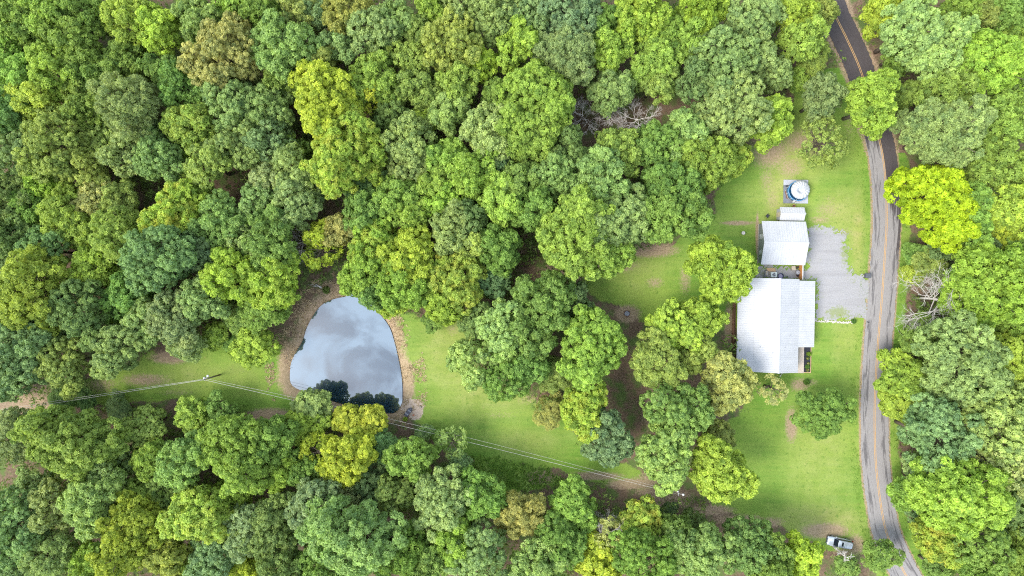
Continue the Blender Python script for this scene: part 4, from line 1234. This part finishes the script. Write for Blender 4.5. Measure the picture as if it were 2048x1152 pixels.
# ---- yard things between house and garage
fence = tag(empty('board_fence', (*plan(1597.3, 545)[:2], 0), ROT), 'orange board fence joining the garage and the house', 'fence')
nb_ = 20
for i in range(nb_):
    y0 = -1.42 + i * .142
    MB().box(-.02, .0, y0, y0 + .132, .04, 1.8 + rnd.uniform(-.02, .02)).build('board', M['fence_orange'], fence)
for z in (.35, 1.0, 1.6): MB().box(.001, .05, -1.42, 1.42, z, z + .09).build('rail', M['fence_orange'], fence)
for y in (-1.4, 0, 1.4): MB().box(.05, .14, y - .045, y + .045, 0, 1.86).build('post', M['new_timber'], fence)
MB().box(-.05, .14, -1.45, 1.45, 1.865, 1.90).build('cap_rail', M['white_paint'], fence)

ac = tag(empty('air_conditioner', (*plan(1544.6, 549.5)[:2], 0), ROT), 'pale green outdoor air conditioner with round fan beside the house', 'air conditioner')
MB().box(-.72, .72, -.60, .55, 0, .06).build('pad', M['concrete'], ac)
MB().box(-.62, .62, -.5, .5, .06, .95).build('cabinet', M['ac_shell'], ac, bevel=.03)
MB().lathe([(.33, .952), (.33, .965), (.30, .965)], 24).build('fan_guard', M['dark_grey'], ac)
for k in range(3):
    a = k * 2.094
    MB().box(.06, .28, -.07, .07, .966, .972).build('fan_blade', M['ac_shell'] if k == 0 else M['mid_grey'], ac, rot=(0, 0, a))
MB().lathe([(.07, .966), (.07, .985)], 12).build('fan_hub', M['black'], ac)
st = tag(empty('wooden_steps', (*plan(1541, 541.8)[:2], 0), ROT), 'pinkish wooden steps beside the air conditioner', 'steps')
for k in range(3): MB().box(-.85, .85, -.1 + k * .22, .1 + k * .22, .12 + .14 * (2 - k), .16 + .14 * (2 - k)).build('tread', M['new_timber'], st)
for x in (-.85, .80): MB().box(x, x + .05, -.15, .52, 0, .115).build('stringer', M['beige'], st)
sf = tag(empty('wall_shelf', (*plan(1530, 548)[:2], 0), ROT), 'narrow grey shelf of odds and ends left of the air conditioner', 'shelf')
for x in (-.22, .18): MB().box(x, x + .04, -.6, .6, 0, .9).build('side', M['mid_grey'], sf)
for z in (.3, .86): MB().box(-.18, .18, -.6, .6, z, z + .03).build('shelf_board', M['beige'], sf)
for k, (y, m_) in enumerate(((-.4, 'black'), (.0, 'white_paint'), (.35, 'beige'))): MB().lathe([(.1, .0), (.11, .2), (.06, .24)], 10).build('pot', M[m_], sf, (0, y, .89))
tub = tag(empty('wash_tub', (*plan(1560, 552.5)[:2], 0)), 'round dark blue tub half under the house eave', 'tub')
MB().lathe([(.50, 0), (.56, .4), (.60, .42), (.60, .45), (.47, .45), (.45, .2)], 28, cap_top=False).build('tub_wall', M['tub_blue'], tub, smooth=True)
MB().lathe([(.46, .28), (.46, .29)], 28).build('water', M['tub_water'], tub)
hs = tag(empty('garden_hose', (*plan(1573, 555)[:2], 0)), 'coiled grey garden hose beside the house eave', 'hose')
pts = [(math.cos(t * .5) * (.36 - .004 * t), math.sin(t * .5) * (.36 - .004 * t), .03 + .0022 * t) for t in range(45)]
MB().tube(pts, .03, 6).build('coil', M['hose'], hs, smooth=True)
MB().tube([pts[0], (.6, -.1, .03), (.9, .1, .03)], .028, 6).build('tail', M['hose'], hs, smooth=True)
gl = tag(empty('charcoal_grill', (*plan(1593, 545)[:2], 0), .3), 'black kettle grill with grey lid against the orange fence', 'grill')
for k in range(3):
    a = k * 2.094; MB().tube([(math.cos(a) * .25, math.sin(a) * .25, .55), (math.cos(a) * .4, math.sin(a) * .4, 0)], .025, 6).build('leg', M['black'], gl)
MB().lathe([(.1, .45), (.38, .55), (.46, .72), (.47, .76)], 24).build('bowl', M['black'], gl, smooth=True)
MB().lathe([(.47, .765), (.44, .88), (.30, 1.0), (.1, 1.04)], 24).build('lid', M['mid_grey'], gl, smooth=True)
MB().tube([(-.09, 0, 1.03), (-.09, 0, 1.1), (.09, 0, 1.1), (.09, 0, 1.03)], .018, 6).build('handle', M['black'], gl)
bn = tag(empty('storage_bin', (*plan(1584.8, 536.3)[:2], 0), .1), 'beige lidded storage bin against the garage wall', 'bin')
MB().box(-.34, .34, -.38, .38, 0, .6).build('body', M['beige'], bn, bevel=.03)
MB().box(-.37, .37, -.41, .41, .605, .68).build('lid', M['beige'], bn, bevel=.02)
ch = tag(empty('folding_chair', (*plan(1593, 535)[:2], 0), .6), 'dark folded chair beside the beige bin at the garage', 'chair')
MB().box(-.25, .25, -.22, .22, .42, .45).build('seat', M['black'], ch); MB().box(-.25, .25, .2, .24, .5, .9).build('backrest', M['rust'], ch)
for x in (-.23, .23):
    for y in (-.2, .2): MB().tube([(x, y, 0), (x, -y * .6, .42)], .018, 6).build('leg', M['dark_grey'], ch)
pl = tag(empty('plant_pot', (*plan(1594.5, 551)[:2], 0)), 'round brown pot below the kettle grill by the orange fence', 'pot')
MB().lathe([(.2, 0), (.3, .35), (.33, .4), (.26, .4), (.24, .34)], 16).build('pot', M['rust'], pl, smooth=True)
MB().lathe([(.25, 0), (.25, .02)], 16).build('soil', M['mulch'], pl, (0, 0, .33))

yc = tag(empty('lawn_chair', (*plan(1533.5, 432.5)[:2], 0), .8), 'small black lawn chair on the grass above the garage', 'chair')
MB().box(-.28, .28, -.28, .22, .38, .42).build('seat', M['black'], yc, bevel=.012); MB().box(-.28, .28, .2, .26, .42, .9).build('backrest', M['black'], yc, rot=(-.15, 0, 0))
for x in (-.3, .3):
    MB().box(x - .03, x + .03, -.25, .25, .58, .61).build('armrest', M['black'], yc)
    for y in (-.25, .22): MB().tube([(x, y, 0), (x, y, .59)], .022, 6).build('leg', M['black'], yc)
bl = tag(empty('stone_birdbath', (*plan(1484.5, 466.5)[:2], 0)), 'pale stone birdbath on the grass west of the garage', 'birdbath')
MB().lathe([(.22, 0), (.12, .1), (.1, .5), (.16, .58)], 14).build('pedestal', M['stone'], bl, smooth=True)
MB().lathe([(.12, .58), (.34, .68), (.36, .74), (.30, .72), (.08, .65)], 18).build('bowl', M['stone'], bl, smooth=True)
fr_ = tag(empty('fire_ring', (*plan(1254, 627)[:2], 0)), 'rusty round fire ring in bare dirt at the grove edge', 'fire ring')
MB().lathe([(.62, 0), (.62, .3), (.56, .3), (.56, .02)], 24, cap_top=False, cap_bot=False).build('ring', M['rust'], fr_)
MB().lathe([(.55, .02), (.5, .06), (.2, .09)], 20).build('ash', M['mid_grey'], fr_)

tb_ = tag(empty('trash_bin', (*plan(1731.5, 551.5)[:2], 0), .1), 'dark wheeled trash bin at the gravel edge beside the road', 'trash bin')
b_ = MB(); b_.add([(-.40, -.36, .08), (.40, -.36, .08), (.40, .36, .08), (-.40, .36, .08), (-.5, -.42, 1.0), (.5, -.42, 1.0), (.5, .42, 1.0), (-.5, .42, 1.0)], [(3, 2, 1, 0), (4, 5, 6, 7), (0, 1, 5, 4), (1, 2, 6, 5), (2, 3, 7, 6), (3, 0, 4, 7)])
b_.build('body', M['dark_grey'], tb_, bevel=.03)
MB().box(-.53, .53, -.46, .46, 1.005, 1.10).build('lid', M['dark_grey'], tb_, bevel=.03)
MB().tube([(-.58, -.3, 1.0), (-.58, .3, 1.0)], .025, 8).build('handle', M['black'], tb_)
for y in (-.36, .36): MB().tube([(-.36, y - .05, .13), (-.36, y + .05, .13)], .13, 14).build('wheel', M['tyre'], tb_)
mk = tag(empty('marker_post', (*plan(1733.5, 644)[:2], 0)), 'short black marker post at the road end of the stone row', 'post')
MB().box(-.06, .06, -.06, .06, 0, .9).build('post', M['black'], mk); MB().box(-.16, .16, -.03, .03, .75, .89).build('plate', M['dark_grey'], mk, (0, -.09, 0))

sr = tag(empty('stone_row', (*plan(1667, 643)[:2], 0)), 'row of pale rough stones edging the gravel above the lawn', 'stone row')
for i in range(58):
    t = i / 57
    bm = bmesh.new(); bmesh.ops.create_icosphere(bm, subdivisions=1, radius=1)
    s3 = [rnd.uniform(.12, .24), rnd.uniform(.10, .19), rnd.uniform(.07, .14)]
    for v in bm.verts: v.co = Vector((v.co.x * s3[0], v.co.y * s3[1], v.co.z * s3[2])) * rnd.uniform(.85, 1.15)
    me = bpy.data.meshes.new('stone'); bm.to_mesh(me); bm.free()
    link('stone', me, M['stone'], sr, (-3.75 + 7.6 * t + rnd.uniform(-.08, .08), .12 - .35 * t + rnd.uniform(-.16, .16), s3[2] * .5), (0, 0, rnd.uniform(0, 3)))
bush('shrub', (*plan(1706, 642.5)[:2], 0), .45, (.10, .22, .05), 'small green bush at the end of the stone row', 21, cat='shrub')
bush('shrub', (*plan(1612, 763)[:2], 0), .6, (.13, .25, .05), 'low green bush on the grass below the porch flower bed', 22, cat='shrub')
bush('shrub', (*plan(1510, 764)[:2], 0), .5, (.13, .25, .05), 'low bush in the shade below the house gable', 23, cat='shrub')
bush('shrub', (*plan(653, 580)[:2], -.1), .75, (.20, .28, .08), 'small weedy bush on the bank at the head of the pond', 24, cat='shrub', h=.5)
bush('shrub', (*plan(811, 838)[:2], 0), .42, (.30, .42, .06), 'tiny bright bush just below the beached boat', 25, cat='shrub')

# ---- boat, log, bucket by the pond
bt = tag(empty('small_boat', (*plan(817.5, 823)[:2], .02), math.radians(52)), 'small dark grey plastic boat beached on bare sand by the pond', 'boat')
def hull_pts(z, s, nose):
    return [(-1.05 * s, -.40 * s, z), (-1.05 * s, .40 * s, z), (.2, .46 * s, z), (.75 * s, .34 * s, z + nose * .4), (1.08 * s, .12 * s, z + nose), (1.08 * s, -.12 * s, z + nose), (.75 * s, -.34 * s, z + nose * .4), (.2, -.46 * s, z)]
h_ = MB(); rings = [hull_pts(.02, .82, .03), hull_pts(.36, 1.0, .07), hull_pts(.37, .92, .07), hull_pts(.16, .84, .05)]
vs = sum(rings, []); fs = [tuple(range(8))]
for i in range(3): fs += [(i * 8 + k, i * 8 + (k + 1) % 8, (i + 1) * 8 + (k + 1) % 8, (i + 1) * 8 + k) for k in range(8)]
fs.append(tuple(24 + k for k in range(8))); h_.add(vs, fs); h_.build('hull', M['boat'], bt)
for x in (-.55, .25): MB().box(x - .13, x + .13, -.37, .37, .24, .31).build('bench', M['mid_grey'], bt, bevel=.015)
MB().tube([(-.9, .1, .36), (.75, -.05, .40)], .022, 6).build('paddle', M['mid_grey'], bt)
bk = tag(empty('bucket', (*plan(827.3, 829.3)[:2], 0)), 'orange-white bucket beside the beached boat', 'bucket')
MB().lathe([(.13, 0), (.17, .36), (.185, .37), (.16, .37), (.13, .06)], 16, cap_top=False).build('pail', M['orange'], bk, smooth=True)
MB().tube([(-.17, 0, .36), (-.1, .12, .42), (.1, .12, .42), (.17, 0, .36)], .01, 5).build('handle', M['steel'], bk)
sp_ = tag(empty('tree_stump', (*plan(841, 814)[:2], 0)), 'dark stump at the edge of the bare sand by the boat', 'stump')
MB().lathe([(.30, -.1), (.22, .08), (.19, .32)], 12).build('stump', M['bark'], sp_); MB().lathe([(.17, .321), (.17, .326)], 12).build('cut_face', M['beige'], sp_)
lg = tag(empty('fallen_log', (*plan(634, 572)[:2], -.15), 0), 'bleached fallen log with a branch on the bank above the pond', 'log')
MB().tube([(.95, -.35, .15), (.3, .05, .18), (-.35, .42, .16)], [.22, .17, .1], 8).build('stem', M['dead_wood'], lg, smooth=True)
MB().tube([(.4, 0, .2), (-.6, -.05, .3), (-1.6, .1, .2)], [.09, .06, .03], 6).build('branch', M['dead_wood'], lg, smooth=True)
MB().tube([(-.1, -.02, .25), (-.9, .35, .4), (-2.0, .35, .3)], [.06, .04, .02], 6).build('branch', M['dead_wood'], lg, smooth=True)

# ---- utility poles and wires
def pole(px, py, h, lab, arm_dir):
    x, y, _ = plan(px, py, h)
    o = tag(empty('utility_pole', (x, y, 0)), lab, 'utility pole')
    MB().tube([(0, 0, -.3), (0, 0, h)], [.17, .11], 10).build('pole', M['pole_wood'], o, smooth=True)
    a = Vector(arm_dir).normalized()
    MB().tube([Vector((0, 0, h - .35)), a * .9 + Vector((0, 0, h - .1))], .035, 6).build('bracket_arm', M['steel'], o)
    MB().lathe([(.05, 0), (.2, .05), (.24, .16), (.16, .30), (.05, .34)], 14).build('lamp_head', M['lamp_glass'], o, (a.x * .95, a.y * .95, h - .22), smooth=True)
    t = a.cross(Vector((0, 0, 1)))
    MB().lathe([(.19, 0), (.21, .05), (.21, .6), (.17, .68)], 14).build('transformer', M['steel'], o, (-t.x * .30, -t.y * .30, h - 1.1), smooth=True)
    for k in (-1, 1): MB().lathe([(.05, 0), (.07, .05), (.04, .1), (.07, .15), (.03, .2)], 8).build('insulator', M['lamp_glass'], o, (t.x * .15 * k, t.y * .15 * k, h + .001))
    return Vector((x, y, h))


A_ = pole(408, 759, 7.0, 'wooden utility pole with a pale lamp on the west lawn', (.6, .6, 0))
B_ = pole(1357, 988, 7.0, 'wooden utility pole under the grove where the wires end', (1, -.15, 0))
C_ = Vector(plan(-230, 858, 7.2))


def wire(p, q, off, sag, lab, r=.042):
    d = (q - p); n_ = Vector((-d.y, d.x, 0)).normalized()
    o = empty('power_line', (p.x, p.y, 0))
    pts = []
    for i in range(41):
        t = i / 40
        w = p.lerp(q, t) + n_ * off * (0.35 + 0.65 * math.sin(math.pi * t)) - Vector((0, 0, sag * 4 * t * (1 - t)))
        pts.append(w - Vector((p.x, p.y, 0)) + Vector((0, 0, .1)))
    MB().tube(pts, r, 5).build('cable', M['wire'], o, smooth=True)
    return tag(o, lab, 'power line', 'overhead wires')


wire(A_, B_, .75, 1.3, 'upper thin overhead wire crossing below the pond', .020)
wire(A_, B_, -.12, 1.6, 'lower thicker overhead wire crossing below the pond', .030)
wire(C_, A_, .22, 1.0, 'upper overhead wire from the left edge to the pole', .026)
wire(C_, A_, -.15, 1.2, 'lower overhead wire from the left edge to the pole', .032)

# ---- car
cx_, cy_, _ = plan(1675.5, 1082.5)
car = tag(empty('parked_car', (cx_, cy_, 0), math.radians(180 - 11.5)), 'silver-blue estate car parked at the lawn edge by the road', 'car')


def plan_ring(x0, x1, hw, z, ry=.0, n=10, pw=4.0, zf=None):
    pts = []
    xm, hl = (x0 + x1) / 2, (x1 - x0) / 2
    for k in range(n * 4):
        t = 2 * math.pi * k / (n * 4)
        c, s = math.cos(t), math.sin(t)
        x = xm + hl * math.copysign(abs(c) ** (2 / pw), c); y = hw * math.copysign(abs(s) ** (2 / pw), s)
        pts.append((x, y, z + (zf(x) if zf else 0)))
    return pts


def rings_mesh(rings, cap0=True, cap1=True):
    mb = MB(); n = len(rings[0]); vs = sum(rings, []); fs = []
    for i in range(len(rings) - 1):
        fs += [(i * n + k, i * n + (k + 1) % n, (i + 1) * n + (k + 1) % n, (i + 1) * n + k) for k in range(n)]
    if cap0: fs.append(tuple(range(n))[::-1])
    if cap1: fs.append(tuple((len(rings) - 1) * n + k for k in range(n)))
    return mb.add(vs, fs)


hood = lambda x: -.10 * max(0, (x - 1.0) / 1.5) ** 2
body = rings_mesh([plan_ring(-2.40, 2.42, .84, .28, pw=5), plan_ring(-2.52, 2.52, .93, .48, pw=5.5), plan_ring(-2.50, 2.50, .945, .78, pw=5.5), plan_ring(-2.46, 2.46, .92, .95, pw=5, zf=hood), plan_ring(-2.38, 2.36, .84, 1.03, pw=5, zf=hood)])
body_o = body.build('body', M['car_paint'], car, smooth=True)
cabin = rings_mesh([plan_ring(-2.40, 1.25, .80, 1.0, pw=5), plan_ring(-2.28, .72, .70, 1.50, pw=5), plan_ring(-2.18, .48, .64, 1.60, pw=5), plan_ring(-2.0, .3, .55, 1.63, pw=5)])
cabin.build('roof', M['car_paint'], car, smooth=True)
def quad(name, p, mat, parent=car, th=.012):
    p = [Vector(q) for q in p]; nrm = (p[1] - p[0]).cross(p[2] - p[0]).normalized()
    vs = [q for q in p] + [q + nrm * th for q in p]
    return MB().add(vs, [(3, 2, 1, 0), (4, 5, 6, 7), (0, 1, 5, 4), (1, 2, 6, 5), (2, 3, 7, 6), (3, 0, 4, 7)]).build(name, mat, parent)
quad('windshield', [(1.28, -.72, 1.04), (1.28, .72, 1.04), (.60, .60, 1.56), (.60, -.60, 1.56)], M['car_glass'], th=.03)
quad('rear_window', [(-2.40, .66, 1.08), (-2.40, -.66, 1.08), (-2.26, -.60, 1.52), (-2.26, .60, 1.52)], M['car_glass'], th=.04)
for s in (-1, 1):
    for xa, xb, xc, xd in ((.98, .05, .05, .52), (-.02, -.98, -.98, -.02), (-1.05, -2.1, -2.0, -1.05)):
        p = [(xa, s * .80, 1.06), (xb, s * .80, 1.06), (xc, s * .69, 1.50), (xd, s * .69, 1.50)]
        quad('side_window', p if s > 0 else p[::-1], M['car_glass'], th=.035)
    MB().box(-.10, .12, s * 1.02 - .09, s * 1.02 + .09, 1.0, 1.14).build('mirror', M['car_paint'], car, (.95, 0, 0), bevel=.03)
    MB().box(-1.95, .25, s * .60 - .02, s * .60 + .02, 1.64, 1.68).build('roof_rail', M['steel'], car)
    MB().box(2.30, 2.44, s * .66 - .17, s * .66 + .17, .70, .88).build('headlight', M['lamp_glass'], car, bevel=.03)
    MB().box(-2.53, -2.42, s * .74 - .12, s * .74 + .12, .72, 1.0).build('tail_light', M['red_lens'], car, bevel=.02)
    for x in (1.5, -1.5):
        wh_ = MB().tube([(0, -.11, 0), (0, .11, 0)], .34, 20).build('wheel', M['tyre'], car, (x, s * .86, .34))
        MB().tube([(0, s * .10, 0), (0, s * .125, 0)], .20, 14).build('rim', M['steel'], wh_)
MB().box(-.42, -.06, -.42, .42, 1.632, 1.642).build('sunroof', M['car_glass'], car)
MB().box(-1.02, -1.00, -.58, .58, 1.632, 1.640).build('roof_seam', M['dark_grey'], car)
MB().box(2.44, 2.53, -.75, .75, .32, .52).build('bumper', M['dark_grey'], car, bevel=.03)
MB().box(-2.56, -2.48, -.78, .78, .34, .56).build('bumper', M['dark_grey'], car, bevel=.03)
MB().box(2.46, 2.52, -.4, .4, .58, .76).build('grille', M['black'], car)

# ================================================================== GROUND COVER
def scatter(n, test, seed, half=(112, 66)):
    rg = np.random.default_rng(seed)
    x = rg.uniform(-half[0], half[0], n); y = rg.uniform(-half[1], half[1], n)
    m = test(x, y)
    return x[m], y[m], rg


def in_wood(x, y):
    w = (poly_sd(x, y, YARD) > .6) & (poly_sd(x, y, POND_LAWN) > .6) & (poly_sd(x, y, WEST_LAWN) > .6) & (poly_sd(x, y, POND) > 4.5) & (road_dist(x, y) > 4.6)
    w &= (poly_sd(x, y, CLEAR_CORE) > 0) & (poly_sd(x, y, GAP_FLOOR) > 0) & (poly_sd(x, y, TRACK) > .3)
    return w & (fbm(x, y, .11, 77) > .30)


x, y, rg = scatter(7000, in_wood, 51)
per_c = 13
n = len(x)
r = rg.uniform(.7, 1.9, n)
dv = unit(rg.normal(size=(n, per_c, 3)) + np.array([0, 0, .6]))
pts = np.stack([x, y, rg.uniform(0, 1, n) ** 1.5 * 5.5], -1)[:, None] + dv * r[:, None, None] * np.array([1, 1, .9]) + np.array([0, 0, .4])
pts[..., 2] = np.abs(pts[..., 2])
me = leaf_mesh('undergrowth', pts.reshape(-1, 3), unit(dv + np.array([0, 0, .5])).reshape(-1, 3), 4, .42, .22, .9, rg, rg.normal(.45, .2, n * per_c))
ug = link('undergrowth', me); ug.color = (.20, .31, .08, 1)
tag(ug, 'low leafy undergrowth on the forest floor under the trees', 'undergrowth', kind='stuff')


def blades(name, x, y, z, h, w, mat, label, rg, per=5, lean=.7, cat='grass'):
    n = len(x)
    base = np.repeat(np.stack([x, y, z], -1), per, 0) + rg.normal(0, .12, (n * per, 3)) * np.array([1, 1, 0])
    a = rg.random(n * per) * 6.283
    L_ = np.repeat(h, per) * rg.uniform(.6, 1.2, n * per)
    le = rg.uniform(.2, 1.0, n * per) * lean
    tip = base + np.stack([np.cos(a) * np.sin(le) * L_, np.sin(a) * np.sin(le) * L_, np.cos(le) * L_], -1)
    sd = np.stack([-np.sin(a), np.cos(a), np.zeros_like(a)], -1) * w
    V = np.stack([base - sd, base + sd, tip], 1).reshape(-1, 3)
    me = fast_mesh(name, V, np.arange(len(V), dtype=np.int32).reshape(-1, 3))
    at = me.attributes.new('tint', 'FLOAT', 'FACE'); at.data.foreach_set('value', rg.random(n * per).astype(np.float32))
    return tag(link(name, me, mat), label, cat, kind='stuff')


def bank_test(x, y):
    sd = poly_sd(x, y, POND)
    return (sd > .2) & (sd < 5.2) & (fbm(x, y, .35, 13) > .47)
x, y, rg = scatter(160000, bank_test, 61)
keep_ = slice(0, 9000)
x, y = x[keep_], y[keep_]
blades('bank_grass', x, y, field_height(x, y)[0], rg.uniform(.3, .7, len(x)), .055, M['dry_blade'], 'dry straw-coloured grass on the banks of the pond', rg, 6, 1.35)


def weed_test(x, y):
    return (poly_sd(x, y, WEED_PATCH) + (fbm(x, y, .4, 3) - .5) * 3 < 0)
x, y, rg = scatter(220000, weed_test, 62)
x, y = x[:7000], y[:7000]
blades('tall_weeds', x, y, field_height(x, y)[0], rg.uniform(.35, .8, len(x)), .06, M['weed_blade'], 'bright green tall weeds in the strip below the wires', rg, 6, 1.1)


def verge_test(x, y):
    d = road_dist(x, y)
    return (d > 2.9) & (d < 4.8) & (fbm(x, y, .3, 19) > .42)
x, y, rg = scatter(120000, verge_test, 63)
x, y = x[:5000], y[:5000]
blades('verge_grass', x, y, field_height(x, y)[0], rg.uniform(.15, .35, len(x)), .04, M['weed_blade'], 'rough grass and weeds along both road edges', rg, 5, 1.2)
